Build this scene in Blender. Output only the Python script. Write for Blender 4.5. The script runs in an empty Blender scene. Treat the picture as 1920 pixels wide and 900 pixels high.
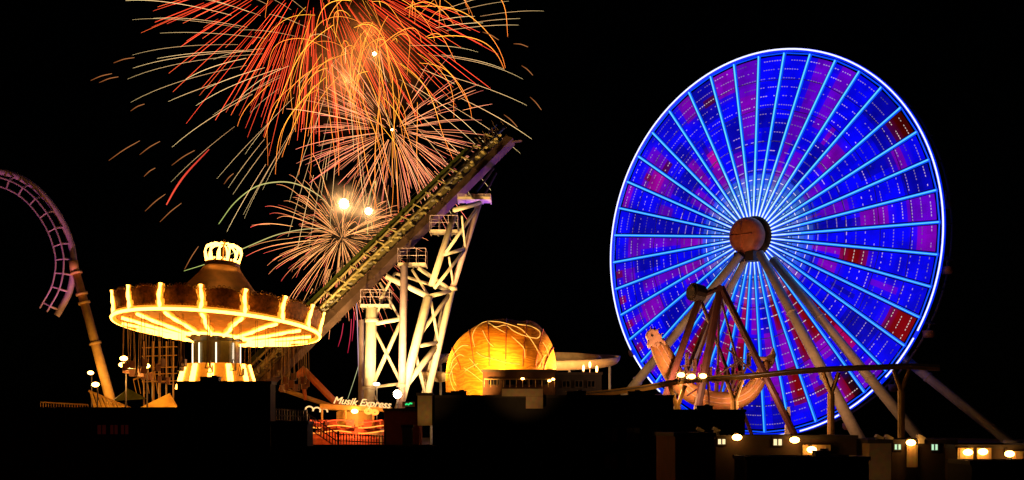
import bpy, math, random
from mathutils import Vector, Matrix
R = math.radians
V = Vector
rnd = random.Random(11)
scene = bpy.context.scene
COL = scene.collection

# ------------------------------------------------------------------ camera calibration
F, HY, CX, CAMZ = 2600.0, 800.0, 960.0, 6.0     # focal length and horizon in photo pixels, eye height in m
DECK = 4.0                                       # the pier deck


def W(px, py, d):
    """photo pixel at a chosen distance -> world point"""
    return V(((px - CX) / F * d, d, CAMZ + (HY - py) / F * d))


# ------------------------------------------------------------------ materials
def mat_base(name):
    m = bpy.data.materials.new(name)
    m.use_nodes = True
    nt = m.node_tree
    return m, nt, nt.nodes['Principled BSDF']


def paint(name, col, rough=0.6, var=0.25, scale=1.5, metal=0.0, bump=0.0, spec=0.3):
    """painted / weathered surface: base colour broken up by two noises"""
    m, nt, b = mat_base(name)
    tc = nt.nodes.new('ShaderNodeTexCoord')
    n = nt.nodes.new('ShaderNodeTexNoise')
    n.inputs['Scale'].default_value = scale
    n.inputs['Detail'].default_value = 8
    n.inputs['Roughness'].default_value = 0.65
    nt.links.new(tc.outputs['Object'], n.inputs['Vector'])
    r = nt.nodes.new('ShaderNodeValToRGB')
    r.color_ramp.elements[0].position = 0.3
    r.color_ramp.elements[1].position = 0.7
    lo = [max(0, c * (1 - var)) for c in col]
    hi = [min(1, c * (1 + var * 0.5)) for c in col]
    r.color_ramp.elements[0].color = (*lo, 1)
    r.color_ramp.elements[1].color = (*hi, 1)
    nt.links.new(n.outputs['Fac'], r.inputs['Fac'])
    nt.links.new(r.outputs['Color'], b.inputs['Base Color'])
    b.inputs['Roughness'].default_value = rough
    b.inputs['Metallic'].default_value = metal
    b.inputs['Specular IOR Level'].default_value = spec
    if bump:
        bp = nt.nodes.new('ShaderNodeBump')
        bp.inputs['Strength'].default_value = bump
        nt.links.new(n.outputs['Fac'], bp.inputs['Height'])
        nt.links.new(bp.outputs['Normal'], b.inputs['Normal'])
    return m


def emit(name, col, strength, sample=True):
    m, nt, b = mat_base(name)
    b.inputs['Base Color'].default_value = (*[min(1, c * 0.3) for c in col], 1)
    b.inputs['Roughness'].default_value = 0.5
    b.inputs['Emission Color'].default_value = (*col, 1)
    b.inputs['Emission Strength'].default_value = strength
    if not sample:
        m.cycles.emission_sampling = 'NONE'
    return m


def emit_attr(name, strength, base=(0.003, 0.003, 0.004), noise=0.0, nscale=0.5, sample=True):
    """light whose colour differs from place to place (LED light and its blur, burning sparks)"""
    m, nt, b = mat_base(name)
    a = nt.nodes.new('ShaderNodeAttribute')
    a.attribute_name = 'Col'
    b.inputs['Base Color'].default_value = (*base, 1)
    b.inputs['Roughness'].default_value = 0.6
    b.inputs['Specular IOR Level'].default_value = 0.05
    src = a.outputs['Color']
    if noise:
        tc = nt.nodes.new('ShaderNodeTexCoord')
        n = nt.nodes.new('ShaderNodeTexNoise')
        n.inputs['Scale'].default_value = nscale
        n.inputs['Detail'].default_value = 3
        nt.links.new(tc.outputs['Object'], n.inputs['Vector'])
        mr = nt.nodes.new('ShaderNodeMapRange')
        mr.inputs['From Min'].default_value = 0.3
        mr.inputs['From Max'].default_value = 0.6
        mr.inputs['To Min'].default_value = 1 - noise
        mr.inputs['To Max'].default_value = 1.0
        nt.links.new(n.outputs['Fac'], mr.inputs['Value'])
        vm = nt.nodes.new('ShaderNodeVectorMath')
        vm.operation = 'SCALE'
        nt.links.new(src, vm.inputs[0])
        nt.links.new(mr.outputs['Result'], vm.inputs['Scale'])
        src = vm.outputs['Vector']
    nt.links.new(src, b.inputs['Emission Color'])
    b.inputs['Emission Strength'].default_value = strength
    if not sample:
        m.cycles.emission_sampling = 'NONE'
    return m


def planks(name, col, scale=1.0, axis='X'):
    m, nt, b = mat_base(name)
    tc = nt.nodes.new('ShaderNodeTexCoord')
    w = nt.nodes.new('ShaderNodeTexWave')
    w.bands_direction = axis
    w.inputs['Scale'].default_value = scale
    w.inputs['Distortion'].default_value = 0.4
    n = nt.nodes.new('ShaderNodeTexNoise')
    n.inputs['Scale'].default_value = 3
    nt.links.new(tc.outputs['Object'], w.inputs['Vector'])
    nt.links.new(tc.outputs['Object'], n.inputs['Vector'])
    mx = nt.nodes.new('ShaderNodeMixRGB')
    mx.blend_type = 'MULTIPLY'
    mx.inputs['Fac'].default_value = 0.6
    mx.inputs['Color1'].default_value = (*col, 1)
    nt.links.new(n.outputs['Color'], mx.inputs['Color2'])
    nt.links.new(mx.outputs['Color'], b.inputs['Base Color'])
    bp = nt.nodes.new('ShaderNodeBump')
    bp.inputs['Strength'].default_value = 0.5
    nt.links.new(w.outputs['Fac'], bp.inputs['Height'])
    nt.links.new(bp.outputs['Normal'], b.inputs['Normal'])
    b.inputs['Roughness'].default_value = 0.8
    return m


def stripes(name, c1, c2, scale=1.0, axis='X', rough=0.7):
    m, nt, b = mat_base(name)
    tc = nt.nodes.new('ShaderNodeTexCoord')
    w = nt.nodes.new('ShaderNodeTexWave')
    w.bands_direction = axis
    w.inputs['Scale'].default_value = scale
    r = nt.nodes.new('ShaderNodeValToRGB')
    r.color_ramp.interpolation = 'CONSTANT'
    r.color_ramp.elements[1].position = 0.5
    r.color_ramp.elements[0].color = (*c1, 1)
    r.color_ramp.elements[1].color = (*c2, 1)
    nt.links.new(tc.outputs['Object'], w.inputs['Vector'])
    nt.links.new(w.outputs['Fac'], r.inputs['Fac'])
    nt.links.new(r.outputs['Color'], b.inputs['Base Color'])
    b.inputs['Roughness'].default_value = rough
    return m


M = {}
M['steel'] = paint('grey_steel', (0.22, 0.21, 0.2), 0.5, 0.35, 2.0)
M['white_steel'] = paint('white_painted_steel', (0.7, 0.64, 0.52), 0.45, 0.2, 1.3)
M['pink_steel'] = paint('mauve_painted_steel', (0.5, 0.36, 0.4), 0.5, 0.25, 1.2)
M['track_steel'] = paint('olive_grey_track_steel', (0.36, 0.33, 0.27), 0.45, 0.5, 1.1)
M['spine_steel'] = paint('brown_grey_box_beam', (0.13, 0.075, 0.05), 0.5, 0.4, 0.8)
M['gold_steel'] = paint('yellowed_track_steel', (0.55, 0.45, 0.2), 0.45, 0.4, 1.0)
M['bed'] = paint('brown_track_bed', (0.3, 0.24, 0.1), 0.6, 0.6, 0.9)
M['green_steel'] = paint('green_grating', (0.1, 0.12, 0.02), 0.7, 0.45, 0.9)
M['dark_steel'] = paint('dark_steel', (0.045, 0.03, 0.026), 0.55, 0.4, 2)
M['maroon_steel'] = paint('maroon_painted_steel', (0.16, 0.06, 0.05), 0.5, 0.35, 1.2)
M['frame_steel'] = paint('dark_maroon_frame_steel', (0.075, 0.025, 0.022), 0.5, 0.35, 1.2)
M['cream_steel'] = paint('cream_painted_steel', (0.6, 0.5, 0.4), 0.45, 0.25, 0.9)
M['orange_steel'] = paint('orange_painted_steel', (0.6, 0.16, 0.04), 0.5, 0.3, 1.0)
M['yellow_steel'] = paint('ochre_painted_steel', (0.6, 0.36, 0.1), 0.5, 0.3, 1.2)
M['hub'] = paint('hub_drum_paint', (0.5, 0.15, 0.07), 0.5, 0.35, 1.2)
M['wall_dark'] = paint('dark_stucco', (0.03, 0.026, 0.025), 0.9, 0.3, 1.0, bump=0.2)
M['wall_brown'] = paint('brown_stucco', (0.07, 0.035, 0.025), 0.9, 0.35, 0.8, bump=0.2)
M['wall_motel'] = planks('brown_clapboard', (0.055, 0.03, 0.02), 2.2, 'Z')
M['wall_maroon'] = paint('maroon_siding', (0.2, 0.035, 0.03), 0.8, 0.3, 1.2, bump=0.1)
M['wall_beige'] = planks('beige_siding', (0.5, 0.36, 0.22), 3.0, 'Z')
M['wall_tan'] = planks('tan_siding', (0.55, 0.4, 0.2), 3.0, 'X')
M['trim'] = paint('dark_trim', (0.05, 0.04, 0.035), 0.7, 0.3, 3)
M['roof'] = paint('tar_roof', (0.04, 0.035, 0.033), 0.95, 0.3, 2, bump=0.3)
M['glass_dark'] = paint('dark_window_glass', (0.012, 0.012, 0.016), 0.12, 0.2, 2, spec=0.5)
M['asphalt'] = paint('asphalt', (0.045, 0.043, 0.042), 0.9, 0.35, 2.5, bump=0.3)
M['water'] = paint('night_sea', (0.008, 0.012, 0.016), 0.15, 0.3, 0.4, bump=0.4, spec=0.5)
M['deck'] = planks('deck_boards', (0.3, 0.2, 0.13), 2.2, 'X')
M['fascia'] = paint('carved_dark_rounding_board', (0.6, 0.22, 0.04), 0.6, 0.85, 2.6, bump=0.6)
M['gold'] = paint('gold_leaf_trim', (0.75, 0.42, 0.1), 0.35, 0.4, 3.0, metal=0.3)
M['soffit'] = paint('orange_soffit_panels', (0.9, 0.36, 0.015), 0.6, 0.4, 1.0, bump=0.15)
M['cone'] = paint('copper_cone_panels', (0.9, 0.45, 0.12), 0.45, 0.35, 0.7, metal=0.3)
M['drum'] = paint('ochre_drum_panels', (0.75, 0.5, 0.15), 0.5, 0.25, 1.5)
M['mirror'] = paint('mirror_panels', (0.1, 0.1, 0.06), 0.3, 0.6, 0.6, metal=0.5)
M['chain'] = paint('swing_chain', (0.12, 0.07, 0.04), 0.5, 0.2, 4)
M['seat'] = paint('swing_seat_plastic', (0.12, 0.05, 0.03), 0.4, 0.3, 4)
def blur_swirl(name, c1, c2):
    m, nt, b = mat_base(name)
    tc = nt.nodes.new('ShaderNodeTexCoord')
    mp = nt.nodes.new('ShaderNodeMapping'); mp.inputs['Scale'].default_value = (0.25, 0.4, 0.9)
    wv = nt.nodes.new('ShaderNodeTexWave'); wv.wave_type = 'RINGS'; wv.rings_direction = 'Y'
    wv.inputs['Scale'].default_value = 0.9; wv.inputs['Distortion'].default_value = 14; wv.inputs['Detail'].default_value = 4; wv.inputs['Detail Scale'].default_value = 1.6
    r = nt.nodes.new('ShaderNodeValToRGB')
    r.color_ramp.elements[0].color = (*c2, 1); r.color_ramp.elements[1].color = (*c1, 1)
    nt.links.new(tc.outputs['Object'], mp.inputs['Vector']); nt.links.new(mp.outputs['Vector'], wv.inputs['Vector'])
    nt.links.new(wv.outputs['Fac'], r.inputs['Fac']); nt.links.new(r.outputs['Color'], b.inputs['Base Color'])
    bp = nt.nodes.new('ShaderNodeBump'); bp.inputs['Strength'].default_value = 0.25
    nt.links.new(wv.outputs['Fac'], bp.inputs['Height']); nt.links.new(bp.outputs['Normal'], b.inputs['Normal'])
    b.inputs['Roughness'].default_value = 0.8; b.inputs['Specular IOR Level'].default_value = 0.1
    return m


M['dome'] = blur_swirl('orange_blur_swirl', (0.95, 0.42, 0.04), (0.72, 0.26, 0.02))  # golden swirls of blurred light put into the dome's colour
M['slide'] = paint('beige_fibreglass', (0.62, 0.44, 0.24), 0.35, 0.25, 1.0)
M['peach'] = paint('peach_dragon_paint', (0.8, 0.46, 0.3), 0.5, 0.35, 1.6)
M['orange_hull'] = planks('orange_hull_boards', (0.75, 0.36, 0.12), 2.5, 'Z')
M['tent'] = stripes('yellow_striped_awning', (0.8, 0.6, 0.16), (0.5, 0.3, 0.07), 1.1, 'X')
M['tent_plain'] = paint('yellow_tent_canvas', (0.75, 0.5, 0.12), 0.8, 0.3, 0.7, bump=0.3)
M['red_panel'] = paint('red_ride_panels', (0.5, 0.1, 0.05), 0.5, 0.4, 1.5)
M['fence_panel'] = planks('wood_fence_panel', (0.42, 0.26, 0.14), 4.0, 'X')
# lights
M['bulb_warm'] = emit('warm_bulb', (1.0, 0.40, 0.05), 11.0)
M['bulb_crown'] = emit('crown_bulb', (1.0, 0.42, 0.07), 9.0)
M['lamp_warm'] = emit('sodium_lamp', (1.0, 0.44, 0.085), 22.0)
M['lamp_white'] = emit('flood_lamp', (1.0, 0.8, 0.45), 110.0)
M['lamp_blue_white'] = emit('white_lamp', (0.85, 0.92, 1.0), 6.0)
M['neon_red'] = emit('red_neon', (1.0, 0.09, 0.02), 2.0)
M['neon_orange'] = emit('orange_neon', (1.0, 0.3, 0.04), 2.2)
M['neon_cream'] = emit('cream_neon', (1.0, 0.66, 0.28), 1.05)
M['neon_green'] = emit('green_neon', (0.02, 0.9, 0.25), 1.0)
M['column_light'] = emit('column_light', (1, 0.85, 0.6), 2.0)
M['amber'] = emit('amber_halo', (1.0, 0.34, 0.02), 1.25)  # halo round the bulb rows, made as a glowing surface
M['string'] = emit('streak_glow', (1.0, 0.5, 0.08), 1.6)
M['window_lit'] = emit('lit_window_pane', (1.0, 0.8, 0.42), 1.2)
M['window_dim'] = emit('dim_red_window_pane', (0.05, 0.004, 0.003), 0.2)
M['window_green'] = emit('fluorescent_window_pane', (0.6, 1.0, 0.62), 0.9)
M['rim'] = emit('rim_led', (0.62, 0.66, 1.0), 1.7)
M['rim_blue'] = emit('rim_halo_blue', (0.0, 0.02, 1.0), 0.9)
M['spoke_core'] = emit_attr('spoke_led_core', 1.15)
M['spoke_glow'] = emit('spoke_led_diffuser', (0.0, 0.07, 1.0), 1.0)
M['led'] = emit_attr('led_blur', 1.0, noise=0.4, nscale=0.35)
M['spark'] = emit_attr('burning_sparks', 1.0, sample=False)
M['flash'] = emit('shell_flash', (1.0, 0.62, 0.26), 110.0)


def mix(a, b, t):
    return tuple(x + (y - x) * t for x, y in zip(a, b))


# ------------------------------------------------------------------ mesh builder
class MB:
    def __init__(s):
        s.v, s.f, s.mi, s.c = [], [], [], []

    def add(s, vs, fs, mi=0, col=None):
        o = len(s.v)
        s.v += [V(p) for p in vs]
        for f in fs:
            s.f.append([i + o for i in f])
            s.mi.append(mi)
            s.c.append(col)

    def box(s, c, size, mat=None, mi=0):
        hx, hy, hz = size[0] / 2, size[1] / 2, size[2] / 2
        vs = [V((x * hx, y * hy, z * hz)) for z in (-1, 1) for y in (-1, 1) for x in (-1, 1)]
        if mat is not None:
            vs = [mat @ p for p in vs]
        vs = [p + V(c) for p in vs]
        s.add(vs, [(0, 2, 3, 1), (4, 5, 7, 6), (0, 1, 5, 4), (2, 6, 7, 3), (0, 4, 6, 2), (1, 3, 7, 5)], mi)

    def bar(s, a, b, w, h=None, up=(0, 0, 1), mi=0):
        """rectangular bar from a to b: w across, h along 'up'"""
        h = h or w
        a, b = V(a), V(b)
        t = (b - a).normalized()
        u = V(up)
        if abs(t.dot(u)) > 0.98:
            u = V((0, 1, 0))
        sd = t.cross(u).normalized()
        n = sd.cross(t).normalized()
        vs = []
        for p in (a, b):
            for i, j in ((-1, -1), (1, -1), (1, 1), (-1, 1)):
                vs.append(p + sd * (w / 2 * i) + n * (h / 2 * j))
        s.add(vs, [(3, 2, 1, 0), (4, 5, 6, 7), (0, 1, 5, 4), (1, 2, 6, 5), (2, 3, 7, 6), (3, 0, 4, 7)], mi)

    def tube(s, pts, rad, sides=8, closed=False, mi=0, cols=None, cap=True):
        pts = [V(p) for p in pts]
        n = len(pts)
        if not hasattr(rad, '__len__'):
            rad = [rad] * n
        vs = []
        t0 = (pts[1] - pts[0]).normalized()
        ref = V((0, 0, 1)) if abs(t0.z) < 0.9 else V((0, 1, 0))
        sd = t0.cross(ref).normalized()
        for i in range(n):
            if closed:
                t = (pts[(i + 1) % n] - pts[i - 1]).normalized()
            else:
                t = (pts[min(i + 1, n - 1)] - pts[max(i - 1, 0)]).normalized()
            sd = (sd - t * sd.dot(t)).normalized()
            up = sd.cross(t)
            for k in range(sides):
                a = 2 * math.pi * k / sides
                vs.append(pts[i] + (sd * math.cos(a) + up * math.sin(a)) * rad[i])
        o = len(s.v)
        s.v += vs
        m = n if closed else n - 1
        for i in range(m):
            j = (i + 1) % n
            for k in range(sides):
                l = (k + 1) % sides
                s.f.append([o + i * sides + k, o + i * sides + l, o + j * sides + l, o + j * sides + k])
                s.mi.append(mi)
                s.c.append(cols[i] if cols else None)
        if cap and not closed and sides > 2:
            s.f.append([o + k for k in range(sides)][::-1]); s.mi.append(mi); s.c.append(cols[0] if cols else None)
            s.f.append([o + (n - 1) * sides + k for k in range(sides)]); s.mi.append(mi); s.c.append(cols[-1] if cols else None)

    def revolve(s, prof, frame, seg=32, a0=0.0, a1=2 * math.pi, mi=0, wave=None):
        """profile [(r, h)...] about frame's Z"""
        full = abs(a1 - a0 - 2 * math.pi) < 1e-6
        m = seg if full else seg + 1
        o = len(s.v)
        for (r, h) in prof:
            for k in range(m):
                a = a0 + (a1 - a0) * k / seg
                hh = h + (wave(a) if wave else 0)
                s.v.append(frame @ V((r * math.cos(a), r * math.sin(a), hh)))
        for i in range(len(prof) - 1):
            for k in range(seg):
                l = (k + 1) % m
                s.f.append([o + i * m + k, o + i * m + l, o + (i + 1) * m + l, o + (i + 1) * m + k])
                s.mi.append(mi); s.c.append(None)

    def prism(s, poly, thick, frame=None, mi=0):
        """2-D outline in the XZ plane given thickness in Y, placed by frame"""
        n = len(poly)
        vs = [V((x, -thick / 2, z)) for x, z in poly] + [V((x, thick / 2, z)) for x, z in poly]
        if frame is not None:
            vs = [frame @ p for p in vs]
        fs = [list(range(n)), list(range(2 * n - 1, n - 1, -1))]
        for i in range(n):
            j = (i + 1) % n
            fs.append([i, i + n, j + n, j])
        s.add(vs, fs, mi)

    def ball(s, c, r, seg=12, rings=8, sc=(1, 1, 1), mi=0):
        c = V(c)
        o = len(s.v)
        s.v.append(c + V((0, 0, r * sc[2])))
        for i in range(1, rings):
            p = math.pi * i / rings
            for k in range(seg):
                a = 2 * math.pi * k / seg
                s.v.append(c + V((r * sc[0] * math.sin(p) * math.cos(a), r * sc[1] * math.sin(p) * math.sin(a), r * sc[2] * math.cos(p))))
        s.v.append(c - V((0, 0, r * sc[2])))
        last = len(s.v) - 1
        def F_(f):
            s.f.append(f); s.mi.append(mi); s.c.append(None)
        for k in range(seg):
            l = (k + 1) % seg
            F_([o, o + 1 + k, o + 1 + l])
            F_([last, o + 1 + (rings - 2) * seg + l, o + 1 + (rings - 2) * seg + k])
        for i in range(rings - 2):
            for k in range(seg):
                l = (k + 1) % seg
                F_([o + 1 + i * seg + k, o + 1 + (i + 1) * seg + k, o + 1 + (i + 1) * seg + l, o + 1 + i * seg + l])

    def mesh(s, name, mats, off=V((0, 0, 0)), smooth=False):
        me = bpy.data.meshes.new(name)
        me.from_pydata([tuple(p - off) for p in s.v], [], s.f)
        if not isinstance(mats, (list, tuple)):
            mats = [mats]
        for m in mats:
            me.materials.append(m)
        me.polygons.foreach_set('material_index', s.mi)
        if any(c is not None for c in s.c):
            at = me.color_attributes.new('Col', 'FLOAT_COLOR', 'CORNER')
            buf = []
            for f, c in zip(s.f, s.c):
                c = c or (1, 1, 1)
                if hasattr(c[0], '__len__'):
                    for q in c: buf += [q[0], q[1], q[2], 1.0]
                else:
                    buf += [c[0], c[1], c[2], 1.0] * len(f)
            at.data.foreach_set('color', buf)
        if smooth:
            me.polygons.foreach_set('use_smooth', [True] * len(me.polygons))
        me.update()
        return me


def tag(o, label=None, cat=None, group=None, kind=None):
    if label: o['label'] = label
    if cat: o['category'] = cat
    if group: o['group'] = group
    if kind: o['kind'] = kind
    return o


def thing(name, label, cat, loc, group=None):
    o = bpy.data.objects.new(name, None)
    COL.objects.link(o)
    o.location = loc
    o.empty_display_size = 0.5
    return tag(o, label, cat, group)


def root_loc(o):
    l = V((0, 0, 0))
    while o is not None:
        l += o.location
        o = o.parent
    return l


def part(name, mb, mats, parent, smooth=False, label=None):
    """one mesh, its vertices given in world space, hung under its thing or part"""
    o = bpy.data.objects.new(name, mb.mesh(name, mats, root_loc(parent), smooth))
    COL.objects.link(o)
    o.parent = parent
    if label: o['label'] = label
    return o


def solo(name, mb, mats, label, cat, loc, group=None, kind=None, smooth=False):
    """a thing that is a single mesh"""
    loc = V(loc)
    o = bpy.data.objects.new(name, mb.mesh(name, mats, loc, smooth))
    o.location = loc
    COL.objects.link(o)
    return tag(o, label, cat, group, kind)


def structure(name, mb, mats):
    o = bpy.data.objects.new(name, mb.mesh(name, mats))
    COL.objects.link(o)
    o['kind'] = 'structure'
    return o


def copy_tree(o, parent=None):
    c = o.copy()
    COL.objects.link(c)
    c.parent = parent
    for ch in list(o.children):
        copy_tree(ch, c)
    return c


def spline(pts, per=8):
    """Catmull-Rom through the points"""
    pts = [V(p) for p in pts]
    P = [pts[0] * 2 - pts[1]] + pts + [pts[-1] * 2 - pts[-2]]
    out = []
    for i in range(1, len(P) - 2):
        for k in range(per):
            t = k / per
            a, b, c, d = P[i - 1], P[i], P[i + 1], P[i + 2]
            out.append(0.5 * ((2 * b) + (c - a) * t + (2 * a - 5 * b + 4 * c - d) * t * t + (3 * b - a - 3 * c + d) * t ** 3))
    out.append(pts[-1])
    return out


def lamp(name, kind, loc, power, col, radius=0.2, aim=None, cone=60, blend=0.5):
    l = bpy.data.lights.new(name, kind)
    l.energy = power
    l.color = col
    l.shadow_soft_size = radius
    o = bpy.data.objects.new(name, l)
    o.location = loc
    if kind == 'SPOT':
        l.spot_size = R(cone)
        l.spot_blend = blend
        o.rotation_euler = (V(aim) - V(loc)).to_track_quat('-Z', 'Y').to_euler()
    COL.objects.link(o)
    return o


# ================================================================== setting
g = MB()
g.add([(-900, -60, 0), (900, -60, 0), (900, 255, 0), (-900, 255, 0)], [(0, 1, 2, 3)])
structure('ground', g, M['asphalt'])
g = MB()
g.add([(-6000, 255, -0.4), (6000, 255, -0.4), (6000, 9000, -0.4), (-6000, 9000, -0.4)], [(0, 1, 2, 3)])
structure('sea', g, M['water'])
g = MB()
g.box((5, 185, DECK - 0.25), (150, 134, 0.5))
for x in range(-64, 80, 8):
    for y in (122, 160, 200, 245):
        g.box((x, y, (DECK - 0.5) / 2), (0.5, 0.5, DECK - 0.5 - 0.004))
structure('pier_deck', g, M['deck'])

# ================================================================== ferris wheel
YAW = 0.742
WC = W(1428.8, 457.8, 172.9)
WR = 23.8
U = V((math.cos(YAW), -math.sin(YAW), 0))
N = V((-math.sin(YAW), -math.cos(YAW), 0))      # axle direction, towards the camera's left
Z = V((0, 0, 1))
HUBOFF = Z * 0.7                                  # the hub rides a little high on its bearings


def wp(r, a, n=0.0):
    """point on the spoke cone at radius r, angle a, n in front of it"""
    k = max(0.0, 1 - r / WR)
    return WC + HUBOFF * k + (U * math.cos(a) + Z * math.sin(a)) * r + N * (2.0 * k + n)


def wheel_polar(px, py):
    d = W(px, py, 1.0) - V((0, 0, CAMZ))
    t = (WC - V((0, 0, CAMZ))).dot(N) / d.dot(N)
    p = V((0, 0, CAMZ)) + d * t - WC
    return p.length, math.atan2(p.z, p.dot(U)) % (2 * math.pi)


wheel = thing('ferris_wheel', 'tall ferris wheel glowing blue and purple with rows of white lights', 'ferris wheel', (WC.x, WC.y, DECK))
NS = 40
DA = 2 * math.pi / NS
A0 = R(1.0)
ROWS = 17
RI, RO = 2.6, 23.1


def rowr(i):
    return RI + (RO - RI) * (i / ROWS) ** 0.92


BLUE = (0.001, 0.001, 1.0)
BLUE2 = (0.001, 0.001, 0.45)
PURP = (0.13, 0.0, 0.62)
PURP2 = (0.21, 0.0, 0.5)
MAG = (0.42, 0.0, 0.1)
RED = (0.22, 0.0, 0.004)
DRED = (0.07, 0.0, 0.0)
BLACKC = (0.004, 0.0, 0.006)
cells = {}
wr = random.Random(5)
for s in range(NS):
    mid = (A0 + (s + 0.5) * DA)
    below = abs((mid - R(272) + math.pi) % (2 * math.pi) - math.pi) < R(42)
    i = 0
    while i < ROWS:
        ln = wr.choice((2, 3, 3, 4))
        q = wr.random()
        c = BLUE
        purpley = 0.42 if 0 < mid < math.pi else 0.3
        if below:
            purpley = 0.85 if i < 12 else 0.5
        if q < purpley:
            c = wr.choice((PURP, PURP, PURP2))
            if below and i < 13:
                c = wr.choice((MAG, MAG, PURP2, RED))
        elif q > 0.86:
            c = BLUE2
        lo, hi = wr.choice(((0, 2), (0, 3), (1, 3), (0, 3), (1, 2), (0, 3)))
        if below and i < 12:
            lo, hi = (1, 3)
        for r in range(i, min(ROWS, i + ln)):
            for k in range(3):
                f = 0.85 + 0.3 * wr.random()
                cc = c if lo <= k < hi else BLUE
                cells[s, r, k] = tuple(x * f for x in cc)
        i += ln
for (px, py, c, nr, ks) in [(1690, 238, DRED, 3, (0, 1, 2)), (1715, 292, BLUE, 3, (0, 1, 2)), (1612, 494, RED, 3, (0, 1, 2)),
                            (1618, 535, BLUE, 4, (0, 1, 2)), (1680, 626, RED, 3, (0, 1, 2)), (1650, 678, BLUE, 3, (0, 1, 2)),
                            (1602, 714, RED, 3, (1, 2)), (1572, 738, BLACKC, 3, (2,)), (1528, 752, RED, 2, (1, 2)), (1545, 790, BLUE, 3, (0, 1, 2)),
                            (1163, 522, RED, 1, (1,)), (1168, 566, RED, 1, (1,)), (1182, 607, RED, 1, (1,)), (1198, 645, RED, 1, (1,)),
                            (1336, 190, DRED, 1, (0, 1)), (1268, 296, DRED, 1, (1, 2)), (1348, 300, (0.55, 0.0, 0.42), 2, (0, 1)),
                            (1210, 345, RED, 1, (1,)), (1226, 352, (0.4, 0, 0.4), 2, (0, 1, 2))]:
    r, a = wheel_polar(px, py)
    s = int(((a - A0) % (2 * math.pi)) / DA)
    i = min(ROWS - 1, max(0, int(round(((r - RI) / (RO - RI)) ** (1 / 0.92) * ROWS - 0.5))))
    for q in range(i - nr // 2, i - nr // 2 + nr):
        for k in ks:
            if 0 <= q < ROWS:
                cells[s, q, k] = c

for s in range(NS):                                # glow round the hub, put into the innermost cell colours
    up_ = 0.5 + 0.5 * math.sin(A0 + (s + 0.5) * DA)
    for i in range(4):
        for k in range(3):
            f = (1 - i / 4) * (0.35 + 0.65 * up_)
            cells[s, i, k] = mix(cells[s, i, k], (0.16, 0.5, 1.0), f)


def corner(s, i, k, ci, ck):
    """LED colours bleed a little into the neighbouring pixels"""
    own = cells[s, i, k]
    acc, n = [0, 0, 0], 0
    for di in (ci - 1, ci):
        for dk in (ck - 1, ck):
            c = cells.get((s, i + di, k + dk))
            if c:
                n += 1
                for q in range(3): acc[q] += c[q]
    return tuple(0.72 * own[q] + 0.28 * acc[q] / n for q in range(3))


for s in range(NS):  # added glowing panels: blurred light of the spinning spokes as cell colours
    mb = MB()
    a_s = A0 + s * DA
    ge = lambda r: 0.30 / max(r, 1)               # keep clear of the spokes
    for i in range(ROWS):
        r0, r1 = rowr(i), rowr(i + 1)
        for k in range(3):
            def ang(r, kk):
                lo, hi = a_s + ge(r), a_s + DA - ge(r)
                if hi < lo: lo = hi = a_s + DA / 2
                return lo + (hi - lo) * kk / 3
            sub = 1 if k else 1
            q = [wp(r0, ang(r0, k)), wp(r1, ang(r1, k)), wp(r1, ang(r1, k + 1)), wp(r0, ang(r0, k + 1))]
            mb.add(q, [(0, 1, 2, 3)], 0, [corner(s, i, k, ci, ck) for ci, ck in ((0, 0), (1, 0), (1, 1), (0, 1))])
            qb = [p - N * 0.12 for p in q]
            mb.add(qb, [(3, 2, 1, 0)], 1, (0, 0, 0))
        # white dashes across each cell row, light trails of blinking LEDs
        rc = (r0 + r1) / 2
        wdt = DA * rc - 0.6
        if wdt > 0.06:
            lo, hi = a_s + ge(rc), a_s + DA - ge(rc)
            nd = max(1, int(wdt / 0.34))
            amp = wr.choice((0.8, 0.6, 0.35, 0.5, 0.15)) if rc > 8 else 0.9
            shade = (0.75 * amp, 0.5 * amp, 0.85 * amp + 0.1)
            if cells[s, i, 1][2] < 0.1:
                shade = (0.8, 0.6, 0.6)
            if rc < 7.5:
                shade = (1.1, 1.0, 1.2)
            hh = 0.05 if rc > 8 else 0.045
            for d in range(nd):
                if nd > 2 and wr.random() < 0.22:
                    continue
                c0 = lo + (hi - lo) * (d + 0.16) / nd
                c1 = lo + (hi - lo) * (d + (0.62 if nd > 3 else 0.9) + 0.2 * wr.random()) / nd
                q = [wp(rc - hh, c0, 0.03), wp(rc + hh, c0, 0.03), wp(rc + hh, c1, 0.03), wp(rc - hh, c1, 0.03)]
                mb.add(q, [(0, 1, 2, 3)], 0, shade)
    # closed edges so that the panel is a slab
    for i in range(ROWS):
        r0, r1 = rowr(i), rowr(i + 1)
        for e in (0, 3):
            p0, p1 = wp(r0, ang(r0, e)), wp(r1, ang(r1, e))
            f = (0, 1, 2, 3) if e else (3, 2, 1, 0)
            mb.add([p0, p1, p1 - N * 0.12, p0 - N * 0.12], [f], 1, (0, 0, 0))
    p = part('blur_panel', mb, [M['led'], M['dark_steel']], wheel)
for s in range(NS):
    a = A0 + s * DA
    mb = MB()
    mb.bar(wp(2.3, a, -0.02), wp(WR - 0.3, a, -0.02), 0.34, 0.22, up=N)
    sp = part('spoke', mb, M['spoke_glow'], wheel)
    mb = MB()
    br = wr.random()
    up_ = 0.5 + 0.5 * math.sin(a)
    rs = [2.3, 3.2, 4.5, 6.5, 10, 15, 19, WR - 0.35]
    cs = [mix((0.06 + 0.06 * up_, 0.5 + 0.16 * up_, 1.0), (0.75, 0.95, 1.0), max(0, 1 - (q - 2.3) / (2.2 + 3.0 * up_))) for q in rs]
    mb.tube([wp(q, a, 0.14) for q in rs], [0.07 + 0.02 * up_] * 8, 6, cols=cs)
    part('light_tube', mb, M['spoke_core'], sp)
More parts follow.
